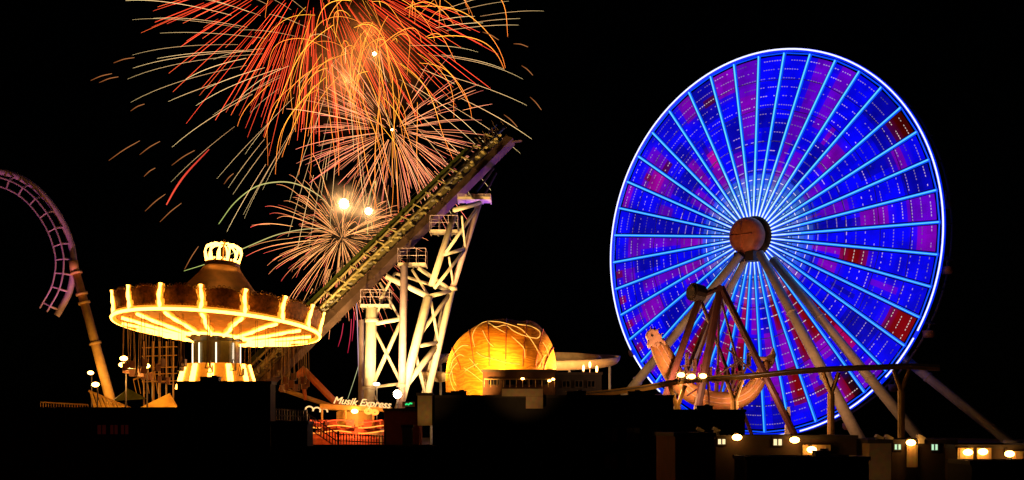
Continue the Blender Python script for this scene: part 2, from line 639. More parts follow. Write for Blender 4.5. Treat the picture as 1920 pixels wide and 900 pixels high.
for rr in (5.2, 8.4, 12.2, 16.4, 20.2):
    mb = MB()
    for s in range(NS):
        a, b = A0 + s * DA, A0 + (s + 1) * DA
        ja, jb = 0.12 * math.sin(s * 1.7 + rr), 0.12 * math.sin((s + 1) * 1.7 + rr)
        mb.tube([wp(rr + ja, a, 0.05), wp(rr + jb, b, 0.05)], 0.04, 4, cap=False)
    part('ring_brace', mb, M['dark_steel'], wheel)
mb = MB()                                          # straight tie bars between the spoke ends
for s in range(NS):
    mb.tube([wp(WR - 0.35, A0 + s * DA, 0.08), wp(WR - 0.35, A0 + (s + 1) * DA, 0.08)], 0.09, 5)
part('rim_tie', mb, M['spoke_glow'], wheel)
rim = MB()
rim.tube([WC + (U * math.cos(t) + Z * math.sin(t)) * (WR + 0.05) - N * 0.15 for t in [2 * math.pi * i / 160 for i in range(160)]], 0.24, 8, closed=True)
rimo = part('rim', rim, M['rim_blue'], wheel, True)  # rim tube glows blue as the halo of its white lights
run = []
def end_run():
    if len(run) > 1:
        mb = MB(); mb.tube(run, 0.095, 6)
        part('rim_light', mb, M['rim'], rimo)
    run.clear()
for i in range(161):
    a0 = 2 * math.pi * i / 160 + R(335)
    dg = math.degrees(a0) % 360
    run.append(WC + (U * math.cos(a0) + Z * math.sin(a0)) * (WR + 0.12) + N * 0.16)
    if (268 < dg < 330 and i % 7 == 3) or (205 < dg < 268 and i % 4 == 1):
        end_run()
end_run()
mb = MB()
mb.tube([WC + (U * math.cos(t) + Z * math.sin(t)) * WR - N * 2.4 for t in [2 * math.pi * i / 120 for i in range(120)]], 0.16, 6, closed=True)
for s in range(0, NS, 2):
    a = A0 + s * DA
    d = (U * math.cos(a) + Z * math.sin(a))
    mb.tube([WC + d * WR - N * 0.4, WC + d * WR - N * 2.4], 0.08, 5)
    mb.tube([WC + d * 2.2 - N * 3.4, WC + d * WR - N * 2.4], 0.08, 5)
part('rear_rim', mb, M['dark_steel'], wheel, True)
# gondolas
for s in range(20):
    a = A0 + (2 * s + 1) * DA
    piv = WC + (U * math.cos(a) + Z * math.sin(a)) * (WR + 0.1) - N * 1.35
    fr = Matrix.Translation(piv - Z * 1.5)
    mb = MB()
    mb.revolve([(0.0, -0.55), (0.5, -0.55), (0.72, -0.3), (0.76, 0.25), (0.7, 0.28), (0.66, -0.2), (0.0, -0.25)], fr, 12)
    go = part('gondola', mb, M['maroon_steel'], wheel, True)
    mb = MB()
    mb.revolve([(0.82, 1.0), (0.6, 1.2), (0.0, 1.36)], fr, 12)
    mb.revolve([(0.82, 0.99), (0.0, 1.1)], fr, 12)
    part('canopy', mb, M['dark_steel'], go)
    mb = MB()
    mb.tube([piv - Z * 1.75, piv], 0.05, 5)
    part('hanger', mb, M['steel'], go)
# hub
hubf = Matrix.Translation(WC + HUBOFF) @ Matrix((U.to_4d(), Z.to_4d(), N.to_4d(), V((0, 0, 0, 1)))).transposed().to_3x3().to_4x4()
def frame_from(o, x, y, z):
    m = Matrix((x, y, z)).transposed().to_4x4()
    m.translation = o
    return m
hubf = frame_from(WC + HUBOFF, U, Z, N)
mb = MB()
mb.revolve([(0.0, -3.6), (2.0, -3.6), (2.3, -3.3), (2.3, -2.6), (1.3, -2.5), (1.3, 1.2), (2.5, 1.4), (2.6, 1.7), (2.6, 2.0), (2.4, 2.2), (1.2, 2.25), (1.2, 2.6)], hubf, 40)
part('hub', mb, M['dark_steel'], wheel, False)
mb = MB()
mb.revolve([(1.2, 2.5), (2.1, 2.6), (2.25, 2.9), (2.28, 3.6), (2.2, 4.0), (1.9, 4.4), (1.2, 4.7), (0.0, 4.8)], hubf, 40)
for a in (0.0, math.pi / 2):
    mb.bar(hubf @ V((-1.5 * math.cos(a), -1.5 * math.sin(a), 4.72)), hubf @ V((1.5 * math.cos(a), 1.5 * math.sin(a), 4.72)), 0.12, 0.3, up=N)
part('hub_cap', mb, M['hub'], wheel, True)
mb = MB()
for sd in (-1, 1):
    mb.box(hubf @ V((sd * 0.8, -2.6, 3.4)), (1.2, 1.6, 1.2), Matrix.Rotation(-YAW, 3, 'Z'))
part('bearing_block', mb, M['dark_steel'], wheel)


def on_plane(px, py, off):
    """where the sight line through a pixel meets the vertical plane 'off' in front of the wheel"""
    d = W(px, py, 1.0) - V((0, 0, CAMZ))
    t = (WC + N * off - V((0, 0, CAMZ))).dot(N) / d.dot(N)
    return V((0, 0, CAMZ)) + d * t


def leg(a, b, w0, w1):
    mb = MB()
    b = a + (b - a) * ((DECK - a.z) / (b.z - a.z))     # down to the deck
    mb.tube([a, a + (b - a) * 0.5, b], [w0, (w0 + w1) / 2, w1], 12)
    for t in (0.33, 0.66):
        q = a + (b - a) * t
        d = (b - a).normalized()
        rr = w0 + (w1 - w0) * t
        mb.tube([q - d * 0.12, q + d * 0.12], rr * 1.18, 12)
    mb.box((b.x, b.y, DECK + 0.2), (2.0, 2.0, 0.39))
    return part('support_leg', mb, M['cream_steel'], wheel, True)


leg(on_plane(1388, 478, 5.2), on_plane(1150, 770, 9.0), 0.5, 0.62)
leg(on_plane(1424, 474, 5.2), on_plane(1615, 830, 9.0), 0.5, 0.68)
leg(on_plane(1398, 486, 3.4), on_plane(1262, 745, 2.2), 0.42, 0.5)
leg(on_plane(1448, 486, 3.4), on_plane(1722, 820, 2.2), 0.5, 0.64)
for sg in (-1, 1):
    leg(WC - N * 4.0 - Z * 1.5, WC - N * 9 + U * sg * 27 - Z * 24, 0.5, 0.6)

# ================================================================== swing carousel (wave swinger)
SC = W(407, 614, 120)
sw = thing('swing_carousel', 'chair swing carousel with a tilted crown canopy outlined in glowing yellow bulbs', 'swing ride', (SC.x, SC.y, DECK))
tilt = Matrix.Rotation(R(3.6), 4, 'Y') @ Matrix.Rotation(R(-5.6), 4, 'X')
CF = Matrix.Translation(SC) @ tilt                # canopy frame, origin at the ring's centre
RR = 8.45
NP = 16
def cp(r, a, h):
    return CF @ V((r * math.cos(a), r * math.sin(a), h))
A16 = R(-90 + 3)
canopy = MB()
canopy.revolve([(RR, 0.0), (2.4, -0.95), (2.4, -0.9 + 0.3), (RR - 0.25, 0.3)], CF, 64)
can = part('canopy', canopy, M['soffit'], sw)
mb = MB()
for k in range(NP):
    a0 = A16 + k * 2 * math.pi / NP
    n = 8
    lo, hi = [], []
    for i in range(n + 1):
        t = i / n
        a = a0 + t * 2 * math.pi / NP
        top = 1.5 + 0.42 * abs(math.sin(t * math.pi * 1.0)) + 0.12 * math.sin(t * math.pi * 8)
        lo.append((a, 0.02)); hi.append((a, top))
    for i in range(n):
        for (ra, rb, fl) in ((RR + 0.12, RR + 0.5, False), (RR - 0.02, RR + 0.36, True)):
            q = [cp(ra, *lo[i]), cp(ra, *lo[i + 1]), cp(rb, *hi[i + 1]), cp(rb, *hi[i])]
            mb.add(q, [(0, 1, 2, 3) if not fl else (3, 2, 1, 0)])
        mb.add([cp(RR + 0.5, *hi[i]), cp(RR + 0.5, *hi[i + 1]), cp(RR + 0.36, *hi[i + 1]), cp(RR + 0.36, *hi[i])], [(0, 1, 2, 3)])
rb_ = part('rounding_board', mb, M['fascia'], sw)
mb = MB()
sr = random.Random(3)
for k in range(NP):                                # carved scrolls along the board's upper and lower edge
    for i in range(9):
        t = (i + 0.5) / 9
        a = A16 + (k + t) * 2 * math.pi / NP
        top = 1.5 + 0.42 * abs(math.sin(t * math.pi))
        rr = 0.11 + 0.07 * sr.random()
        c = cp(RR + 0.5, a, top)
        ex, ey = (cp(RR + 0.5, a + 0.01, top) - c).normalized(), (cp(RR + 0.5, a, top + 1) - c).normalized()
        sg = 1 if i % 2 else -1
        mb.tube([c + ex * sg * rr * (1 + 0.1 * j) * math.cos(j * 0.8) * (1 - j / 9) + ey * rr * 1.4 * math.sin(j * 0.8) * (1 - j / 9) for j in range(8)], 0.045, 4)
        c = cp(RR + 0.22, a, 0.34)
        mb.tube([c + ex * sg * rr * math.cos(j * 0.8) * (1 - j / 9) + ey * rr * math.sin(j * 0.8) * (1 - j / 9) for j in range(8)], 0.035, 4)
part('scrollwork', mb, M['gold'], rb_)


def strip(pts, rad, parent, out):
    """a row of bulbs in front of a glowing amber band, their halo built as a surface; out points away from the board"""
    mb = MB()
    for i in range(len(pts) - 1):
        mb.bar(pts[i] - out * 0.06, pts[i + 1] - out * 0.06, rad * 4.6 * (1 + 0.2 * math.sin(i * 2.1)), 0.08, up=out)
    ch = part('glow_strip', mb, M['amber'], parent)
    mb = MB()
    mb.tube([p + out * 0.08 for p in pts], [rad * (0.85 + 0.25 * math.sin(i * 2.3)) for i in range(len(pts))], 7)
    part('bulb_row', mb, M['bulb_warm'], parent, True)


for k in range(NP):
    a = A16 + k * 2 * math.pi / NP
    # soffit rib lights: a slightly wavy row
    pts = [cp(RR - 0.35 - (RR - 3.0) * t, a + 0.012 * math.sin(t * 9 + k), -0.17 - 0.95 * (t * (RR - 3.0) / (RR - 2.4))) for t in [i / 10 for i in range(11)]]
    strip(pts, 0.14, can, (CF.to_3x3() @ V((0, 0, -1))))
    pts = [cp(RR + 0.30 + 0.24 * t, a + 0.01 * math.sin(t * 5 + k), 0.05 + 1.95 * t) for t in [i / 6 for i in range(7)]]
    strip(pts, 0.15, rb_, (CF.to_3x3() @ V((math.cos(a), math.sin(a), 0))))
    mb = MB()
    for i in range(4):
        t = i / 3
    mb.bar(cp(RR + 0.14, a, 0.0), cp(RR + 0.54, a, 2.0), 0.6, 0.1, up=cp(RR + 1, a, 0) - cp(RR, a, 0))
    part('pilaster', mb, M['gold'], rb_)  # board behind the bulbs, added to widen their amber edge
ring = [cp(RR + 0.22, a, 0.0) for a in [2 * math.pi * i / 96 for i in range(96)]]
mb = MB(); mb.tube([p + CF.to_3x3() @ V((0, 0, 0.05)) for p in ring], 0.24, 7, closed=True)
part('ring_halo', mb, M['amber'], can, True)
mb = MB(); mb.tube([p + (p - SC).normalized() * 0.16 - Z * 0.06 for p in ring], 0.13, 7, closed=True)
part('ring_light', mb, M['bulb_warm'], can, True)
mb = MB(); mb.tube([cp(3.0, a, -1.02) for a in [2 * math.pi * i / 48 for i in range(48)]], 0.12, 7, closed=True)
part('ring_light', mb, M['bulb_warm'], can, True)
mb = MB()
mb.revolve([(RR - 0.2, 0.31), (6.2, 1.3), (4.6, 2.2), (3.0, 3.4), (2.0, 4.6), (1.5, 5.3), (0, 5.35)], CF, 48)
part('cone_roof', mb, M['cone'], sw, True)
# crown
mb = MB()
mb.revolve([(1.35, 5.3), (1.5, 5.36), (1.5, 5.65), (1.35, 5.7), (0.0, 5.7)], CF, 24)
cr = part('crown', mb, M['gold'], sw)
mb = MB()
for k in range(12):
    a = k * 2 * math.pi / 12
    mb.tube([cp(r, a, h) for r, h in ((1.3, 5.7), (1.5, 6.1), (1.62, 6.6), (1.5, 7.0), (1.1, 7.25), (0.45, 7.3))], [0.09, 0.1, 0.08, 0.09, 0.08, 0.06], 6)
for rr, h in ((1.42, 5.78),):
    for k in range(30):
        a = k * 2 * math.pi / 30
        mb.ball(cp(rr, a, h + 0.08 * (k % 2)), 0.09, 6, 4)
part('crown_light', mb, M['bulb_crown'], cr, True)
mb = MB()
mb.revolve([(0.05, 5.7), (0.05, 7.3), (0.3, 7.5), (0.0, 7.8)], CF, 10)
part('finial', mb, M['gold'], cr)
# column and drum (upright)
BF = Matrix.Translation(V((W(406, 700, 120).x, 120, 0)))
zt = (CF @ V((0, 0, -0.9))).z
z1 = W(0, 684, 120).z
z0 = W(0, 719, 120).z
mb = MB()
mb.revolve([(1.95, z1), (1.95, zt - 0.35), (2.5, zt), (2.3, zt + 0.2)], BF, 16)
colo = part('column', mb, M['mirror'], sw)
mb = MB()
for k in range(16):
    a = R(-90 + 11) + k * 2 * math.pi / 16
    p = BF @ V((2.02 * math.cos(a), 2.02 * math.sin(a), 0))
    if k % 2 == 0:
        mb = MB()
        mb.tube([p + Z * (z1 + 0.1), p + Z * (zt - 0.5)], 0.06, 6)
        part('light_tube', mb, M['column_light'], colo)
mb = MB()
mb.revolve([(3.4, DECK + 0.004), (3.4, z0 - 0.6), (3.3, z0 - 0.2), (2.75, z1), (2.5, z1 + 0.08), (1.9, z1 + 0.1)], BF, 12)
dr = part('base_drum', mb, M['drum'], sw)
for k in range(12):
    a = R(-90 + 3) + k * 2 * math.pi / 12
    mb = MB()
    for dd in (-0.045, 0.045):
        mb.tube([BF @ V((3.42 * math.cos(a + dd), 3.42 * math.sin(a + dd), z0 - 0.5)), BF @ V((2.82 * math.cos(a + dd), 2.82 * math.sin(a + dd), z1 - 0.02))], 0.12, 6)
    part('glow_strip', mb, M['bulb_warm'], dr, True)
# swing chairs
proto = None
for rr, num, ln in ((7.7, 24, 4.3), (6.4, 16, 4.0)):
    for k in range(num):
        a = k * 2 * math.pi / num + rr
        top = cp(rr, a, -0.12 - (RR - rr) * 0.14)
        if proto is None:
            se = MB()
            q = top - Z * ln
            se.box(q, (0.5, 0.42, 0.07))
            se.box(q + V((0, 0.22, 0.3)), (0.5, 0.06, 0.6))
            so = bpy.data.objects.new('swing_chair', se.mesh('swing_chair', M['seat'], top))
            COL.objects.link(so); so.parent = sw; so.location = top - sw.location
            ch = MB()
            for ex in (-0.24, 0.24):
                for ey in (-0.18, 0.2):
                    ch.tube([q + V((ex, ey, 0)), q + V((ex, 0, 0.95)), top + V((ex * 0.6, 0, 0))], 0.022, 4)
            co = bpy.data.objects.new('chain', ch.mesh('chain', M['chain'], top))
            COL.objects.link(co); co.parent = so
            proto = so
        else:
            c = copy_tree(proto, sw)
            c.location = top - sw.location
            c.rotation_euler.z = a

# ================================================================== roller coaster: the steep lift and its tower
LD = 146.0
lift = thing('roller_coaster_lift', 'steep roller coaster lift track with ladder rails on white lattice tower', 'roller coaster', W(700, 800, LD) * 1.0)
lift.location.z = DECK
T0, T1 = W(486, 716, LD - 3), W(960, 246, LD + 12)
T0 = T0 - (T1 - T0) * 0.07
td = (T1 - T0).normalized()
side0 = V((0, 1, 0)) - td * td.y
side0.normalize()
perp0 = side0.cross(td).normalized()
if perp0.z < 0: perp0 = -perp0                     # up-left in the picture
roll = R(58)
sv = (side0 * math.cos(roll) + perp0 * math.sin(roll)).normalized()    # across the rails, towards the far upper side
nv = td.cross(sv).normalized()
if nv.y > 0: nv = -nv                              # out of the track's face
TL = (T1 - T0).length


def tp(t, s=0.0, n=0.0):
    """point along the track: t in metres, s across, n out of its face"""
    return T0 + td * t + sv * s + nv * n


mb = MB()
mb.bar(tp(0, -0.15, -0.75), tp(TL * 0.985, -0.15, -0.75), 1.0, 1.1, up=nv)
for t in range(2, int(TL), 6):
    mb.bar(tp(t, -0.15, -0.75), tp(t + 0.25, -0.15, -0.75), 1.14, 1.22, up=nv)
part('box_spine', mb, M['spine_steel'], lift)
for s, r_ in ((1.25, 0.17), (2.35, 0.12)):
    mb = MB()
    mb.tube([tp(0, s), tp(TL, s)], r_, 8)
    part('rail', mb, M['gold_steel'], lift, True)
t = 0.8
while t < TL - 0.5:
    mb = MB()
    mb.tube([tp(t, 2.35, 0.0), tp(t, 2.42, 0.16), tp(t, 1.3, 0.22), tp(t, 1.25, 0.0)], 0.085, 5)
    mb.bar(tp(t, 1.7, -0.45), tp(t, 0.4, -0.5), 0.16, 0.16, up=nv)
    part('cross_tie', mb, M['gold_steel'], lift)
    t += 2.1
mb = MB()
mb.bar(tp(0, 1.8, -0.62), tp(TL * 0.985, 1.8, -0.62), 0.3, 0.14, up=nv)
part('chain_trough', mb, M['track_steel'], lift)
mb = MB()
mb.bar(tp(0, 1.75, -0.85), tp(TL * 0.985, 1.75, -0.85), 1.5, 0.06, up=nv)
part('track_bed', mb, M['bed'], lift)
mb = MB()
mb.bar(tp(TL * 0.03, 3.0, -0.3), tp(TL * 0.9, 3.0, -0.3), 0.8, 0.1, up=nv)
cw = part('catwalk', mb, M['green_steel'], lift)
mb = MB()
mb.tube([tp(TL * 0.03, 3.5, 0.1), tp(TL * 0.93, 3.5, 0.1)], 0.03, 5)
t = TL * 0.03
while t < TL * 0.93:
    mb.tube([tp(t, 3.45, -0.3), tp(t, 3.5, 0.12)], 0.025, 4)
    t += 1.4
part('handrail', mb, M['dark_steel'], cw)
rr = random.Random(9)
t = 1.0
while t < TL - 1:                                   # brackets and anti-rollback dogs beside the rails
    mb = MB()
    a = 0.55 + 0.35 * rr.random()
    mb.bar(tp(t, 1.1, -0.05), tp(t + 0.15, a, 0.1), 0.12, 0.26, up=nv)
    part('bracket', mb, M['gold_steel'] if rr.random() < 0.6 else M['track_steel'], lift)
    if rr.random() < 0.35:
        mb = MB()
        mb.box(tp(t + 0.5, 1.7 + 0.3 * rr.random(), -0.45), (0.55, 0.2, 0.22), Matrix.Rotation(R(-42), 3, 'Y'))
        part('brake_fin', mb, M['cream_steel'], lift)
    t += 0.55 + 0.7 * rr.random()
mb = MB()                                            # cables and sheaves on the top end
for i in range(22):
    t = TL * (0.92 + 0.09 * rr.random())
    mb.tube([tp(t, 1.0 + 1.4 * rr.random(), -0.3), tp(t + 0.4 * rr.random(), 1.6 + 1.5 * rr.random(), 0.5 * rr.random())], 0.045, 5)
mb.bar(tp(TL * 0.965, 0, -0.5), W(978, 264, LD + 12), 0.3, 0.2)
part('top_sheave', mb, M['spine_steel'], lift)
for p0, p1 in (((930, 325), (905, 372)), ((925, 316), (893, 360))):
    mb = MB(); mb.tube([W(*p0, LD + 11), W(*p1, LD + 6)], 0.14, 6)
    part('hanger_strut', mb, M['spine_steel'], lift)


def platform(px0, px1, py, d, deep, hrail, parent):
    """a maintenance platform with railings; its outline px0..px1 at height py"""
    a, b = W(px0, py, d), W(px1, py, d)
    mb = MB()
    mb.box((a + b) / 2 + V((0, deep / 2, -0.1)), ((b - a).length, deep, 0.16))
    for i in range(5):
        x = a.x + (b.x - a.x) * i / 4
        mb.bar(V((x, a.y, a.z - 0.25)), V((x, a.y + deep, a.z - 0.25)), 0.1, 0.14)
    mb.bar(a + V((0, 0.05, -0.25)), b + V((0, 0.05, -0.25)), 0.1, 0.16)
    pf = part('platform', mb, M['cream_steel'], parent)
    mb = MB()
    n = max(3, int((b - a).length / 0.8))
    for dd in (0.04, deep - 0.04):
        for h in (hrail * 0.5, hrail):
            mb.tube([a + V((0, dd, h)), b + V((0, dd, h))], 0.028, 4)
        for i in range(n + 1):
            p = a + (b - a) * (i / n) + V((0, dd, 0))
            mb.tube([p, p + Z * hrail], 0.026, 4)
    for e in (a, b):
        for h in (hrail * 0.5, hrail):
            mb.tube([e + V((0, 0.04, h)), e + V((0, deep - 0.04, h))], 0.028, 4)
    part('railing', mb, M['pink_steel'], pf)
    return pf


platform(676, 730, 570, LD - 2.5, 3.0, 1.5, lift)
platform(746, 798, 492, LD - 1, 3.0, 1.5, lift)
platform(806, 858, 430, LD + 1, 3.0, 1.5, lift)
platform(858, 920, 368, LD + 3, 3.5, 0.25, lift)


def strut(name, p0, p1, wpx, d0=None, d1=None, mat='white_steel', deep=None):
    a, b = W(p0[0], p0[1], d0 or LD), W(p1[0], p1[1], d1 or d0 or LD)
    r = wpx / F * (d0 or LD) / 2
    mb = MB()
    mb.tube([a, b], r, 10)
    return part(name, mb, M[mat], lift, True)


fr_, bk = LD - 1.6, LD + 1.8
tw = [
    ('tower_leg', (697, 572), (691, 790), 21, fr_, None, 'white_steel'),
    ('tower_leg', (758, 498), (752, 790), 14, fr_ - 0.6, None, 'pink_steel'),
    ('tower_leg', (678, 600), (676, 790), 10, bk + 2, None, 'pink_steel'),
    ('cross_beam', (698, 608), (752, 598), 8, fr_, None, 'white_steel'),
    ('diagonal_brace', (700, 614), (752, 718), 6, fr_, None, 'cream_steel'),
    ('diagonal_brace', (752, 604), (698, 722), 8, fr_ + 0.3, None, 'white_steel'),
    ('cross_beam', (694, 727), (752, 719), 6, fr_, None, 'cream_steel'),
    ('diagonal_brace', (696, 730), (712, 762), 4, fr_, None, 'white_steel'),
    ('diagonal_brace', (702, 600), (722, 545), 6, fr_ + 1, None, 'cream_steel'),
    ('diagonal_brace', (740, 512), (712, 565), 5, fr_ + 1, None, 'white_steel'),
    ('diagonal_brace', (712, 530), (750, 598), 5, bk, None, 'cream_steel'),
    ('cross_beam', (724, 518), (803, 556), 11, fr_, None, 'white_steel'),
    ('cross_beam', (803, 556), (847, 545), 8, fr_, bk, 'white_steel'),
    ('cross_beam', (784, 502), (847, 545), 8, bk, None, 'white_steel'),
    ('diagonal_brace', (740, 512), (845, 546), 6, bk, None, 'cream_steel'),
    ('diagonal_brace', (772, 505), (803, 553), 5, fr_ + 1, None, 'cream_steel'),
    ('tower_leg', (803, 556), (742, 790), 17, fr_, None, 'white_steel'),
    ('tower_leg', (848, 540), (790, 790), 13, bk, None, 'white_steel'),
    ('tower_leg', (834, 562), (782, 790), 7, bk + 2, None, 'cream_steel'),
    ('cross_beam', (778, 650), (822, 642), 8, fr_, bk, 'white_steel'),
    ('diagonal_brace', (776, 642), (845, 550), 8, fr_, bk, 'white_steel'),
    ('diagonal_brace', (808, 566), (822, 640), 6, fr_ + 1, bk, 'white_steel'),
    ('diagonal_brace', (758, 726), (818, 650), 12, fr_, bk, 'white_steel'),
    ('diagonal_brace', (777, 656), (798, 740), 7, fr_ + 1, bk, 'white_steel'),
    ('tower_leg', (809, 535), (853, 398), 12, fr_, bk, 'cream_steel'),
    ('tower_leg', (848, 542), (898, 382), 11, bk, bk + 1, 'pink_steel'),
    ('cross_beam', (834, 477), (869, 467), 7, fr_ + 1, bk, 'white_steel'),
    ('diagonal_brace', (836, 474), (893, 392), 6, fr_ + 1, bk, 'white_steel'),
    ('diagonal_brace', (815, 540), (870, 470), 6, fr_, bk, 'white_steel'),
    ('diagonal_brace', (842, 482), (850, 535), 4, fr_ + 1, bk, 'white_steel'),
    ('diagonal_brace', (866, 405), (872, 462), 4, fr_ + 1, bk, 'white_steel'),
    ('cross_beam', (852, 394), (900, 380), 9, fr_ + 1, bk + 1, 'white_steel'),
    ('diagonal_brace', (570, 694), (642, 768), 13, LD - 3, None, 'orange_steel'),
    ('diagonal_brace', (565, 692), (573, 750), 7, LD - 3, None, 'orange_steel'),
    ('diagonal_brace', (524, 728), (640, 768), 9, LD - 2, None, 'yellow_steel'),
    ('cross_beam', (556, 706), (573, 690), 12, LD - 3, None, 'orange_steel'),
]
for nm, p0, p1, wpx, d0, d1, mt in tw:
    strut(nm, p0, p1, wpx, d0, d1, mt)
mb = MB()
for p, d, r in (((697, 601), fr_, 13), ((692, 728), fr_, 13), ((848, 541), bk, 9), ((752, 722), fr_ - 0.6, 9)):
    q = W(*p, d)
    mb.tube([q - Z * 0.2, q + Z * 0.2], r / F * d, 12)
part('flange', mb, M['cream_steel'], lift, True)
# lower run behind the carousel: trackside trusses
mb = MB()
for i in range(9):
    t = 2 + i * 1.5
    mb.tube([tp(t, 0.4, 0.1), tp(t + 0.75, 1.9, -1.2)], 0.06, 5)
    mb.tube([tp(t + 0.75, 1.9, -1.2), tp(t + 1.5, 0.4, 0.1)], 0.06, 5)
part('lattice', mb, M['track_steel'], lift)

# ================================================================== curling coaster at the left edge
CD = 150.0
loop = thing('coaster_loop', 'curling purple lit roller coaster track held up by one leaning column', 'roller coaster', W(205, 800, CD))
loop.location.z = DECK
sp_px = [(-60, 330), (-30, 323), (0, 322), (32, 331), (64, 350), (92, 378), (115, 412), (130, 447), (138, 482), (137, 516), (128, 552), (106, 592)]
SPN = spline([W(x, y, CD + 2.0 * math.sin(i * 0.25)) for i, (x, y) in enumerate(sp_px)], 8)


def inward(i, k):
    """rail offset: inwards across the curl and towards the viewer"""
    t = (SPN[min(i + 1, len(SPN) - 1)] - SPN[max(i - 1, 0)]).normalized()
    n = t.cross(V((0, 1, 0))).normalized()
    c = W(20, 520, CD)
    if n.dot(c - SPN[i]) < 0: n = -n
    return SPN[i] + n * (0.75 + 0.95 * k) + V((0, -1.1 + 0.2 * k, 0))


mb = MB(); mb.tube(SPN, 0.36, 10)
part('tube_spine', mb, M['pink_steel'], loop, True)
for k in (0.0, 1.0):
    mb = MB(); mb.tube([inward(i, k) for i in range(len(SPN))], 0.1, 6)
    part('rail', mb, M['pink_steel'], loop, True)
for i in range(2, len(SPN), 7):
    mb = MB()
    mb.tube([SPN[i], inward(i, 0.0)], 0.12, 6)
    mb.tube([inward(i, 0.0), inward(i, 1.0)], 0.09, 6)
    part('cross_tie', mb, M['pink_steel'], loop)
cb = W(141, 505, CD + 1.2)
ce = W(208, 752, CD + 1.2)
ce = cb + (ce - cb) * ((DECK - cb.z) / (ce.z - cb.z))
mb = MB(); mb.tube([cb, ce], [0.44, 0.6], 14)
for t in (0.02, 0.14, 0.19, 0.42):
    q = cb + (ce - cb) * t; d = (ce - cb).normalized()
    mb.tube([q - d * 0.14, q + d * 0.14], 0.66, 14)
mb.tube([W(137, 488, CD + 1.0), W(141, 512, CD + 1.2)], 0.5, 12)
part('support_column', mb, M['yellow_steel'], loop, True)

# ================================================================== spinning ride, its blurred glow built as a dome
DD = 140.0
dome = thing('spinning_ride', 'orange glowing dome standing for the blurred lights of a spinning ride', 'spinning ride', W(940, 800, DD))
dome.location.z = DECK
DC = W(941, 703, DD)
sil = [(836, 735), (836, 700), (842, 668), (858, 640), (880, 620), (905, 604), (925, 598), (950, 599), (975, 604), (1000, 604), (1018, 617), (1032, 638), (1040, 665), (1042, 690), (1043, 735)]
ss = spline([W(x, y, DD) for x, y in sil], 6)
prof_ang = []
mb = MB()
NL = 26
o = 0
rows = []
for j in range(NL + 1):
    ph = math.pi * j / NL                          # from the near side over the top to the far side
    row = []
    for i, p in enumerate(ss):
        r = p - DC
        # sweep the outline about a left-right axis: a rounded canopy with the outline at its middle
        up, base = max(0.0, r.z), min(0.0, r.z)
        lump = 1 + 0.02 * math.sin(3 * ph + i * 0.2)
        sx = max(0.0, 1 - (r.x / 5.75) ** 2) ** 0.5
        row.append(DC + V((r.x * (0.8 + 0.2 * math.sin(ph)), -math.cos(ph) * (1.2 + 4.4 * sx), up * (0.12 + 0.88 * max(0, math.sin(ph)) ** 0.75) * lump + base)))
    rows.append(row)
zsk = W(0, 748, DD - 5).z
rows.insert(0, [V((p.x, p.y - 0.1, min(p.z, zsk))) for p in rows[0]])
NL += 1
for j in range(NL):
    for i in range(len(ss) - 1):
        mb.add([rows[j][i], rows[j][i + 1], rows[j + 1][i + 1], rows[j + 1][i]], [(0, 1, 2, 3)])
dm = part('blur_dome', mb, M['dome'], dome, True)
for i in range(6, len(ss) - 4, 9):                   # ribs added over the dome
    mb = MB()
    mb.tube([rows[j][i] + (rows[j][i] - DC).normalized() * 0.03 for j in range(1, NL)], 0.06, 6)
    part('seam', mb, M['orange_steel'], dm, True)


def dome_pt(x, y):
    """point on the dome's near face behind a pixel (searched on its mesh)"""
    best, bp = 1e9, None
    for j in range(NL // 2 + 1):
        for p in rows[j]:
            sx = CX + F * p.x / p.y
            sy = HY - F * (p.z - CAMZ) / p.y
            e = (sx - x) ** 2 + (sy - y) ** 2
            if e < best: best, bp = e, p
    return V(((x - CX) / F * bp.y, bp.y, CAMZ + (HY - y) / F * bp.y)) - V((0, 0.14, 0))


strings = [
    [(890, 650), (886, 630), (893, 615), (908, 604), (930, 603), (950, 607), (975, 616), (992, 632), (1004, 650), (1015, 672), (1019, 690)],
    [(893, 660), (905, 668), (925, 673), (950, 680), (975, 683)],
    [(915, 605), (930, 613), (948, 610), (965, 622), (985, 630), (1008, 634), (1012, 622), (995, 612), (970, 608)],
    [(925, 612), (940, 620), (960, 632), (975, 645), (983, 655), (984, 672)],
    [(848, 668), (858, 655), (868, 648), (878, 648)],
    [(845, 690), (850, 675), (862, 665), (870, 668)],
    [(842, 700), (845, 715), (850, 728), (856, 735)],
    [(847, 695), (850, 712), (856, 724), (862, 734)],
    [(843, 705), (849, 690), (858, 680)],
    [(905, 620), (915, 640), (925, 650)],
    [(870, 690), (885, 700), (900, 712), (906, 716)],
    [(862, 715), (872, 728), (880, 735)],
    [(1018, 642), (1026, 655), (1029, 668)], [(1022, 660), (1028, 648)], [(1010, 690), (1018, 672), (1024, 665)],
    [(880, 672), (896, 690), (905, 700)], [(868, 700), (880, 690), (896, 682)],
]
for st in strings:
    pts = spline([dome_pt(*p) for p in st], 5)
    mb = MB(); mb.tube(pts, 0.03, 5)
    part('light_streak', mb, M['string'], dome)  # looping light streaks of the spinning ride, built as tubes
mb = MB()
mb.tube([W(880, 744, DD - 6.5), W(1040, 744, DD - 6.5)], 0.1, 6)
lampb = part('footlight', mb, M['bulb_warm'], dome)  # unseen lamp row added to light the dome's foot

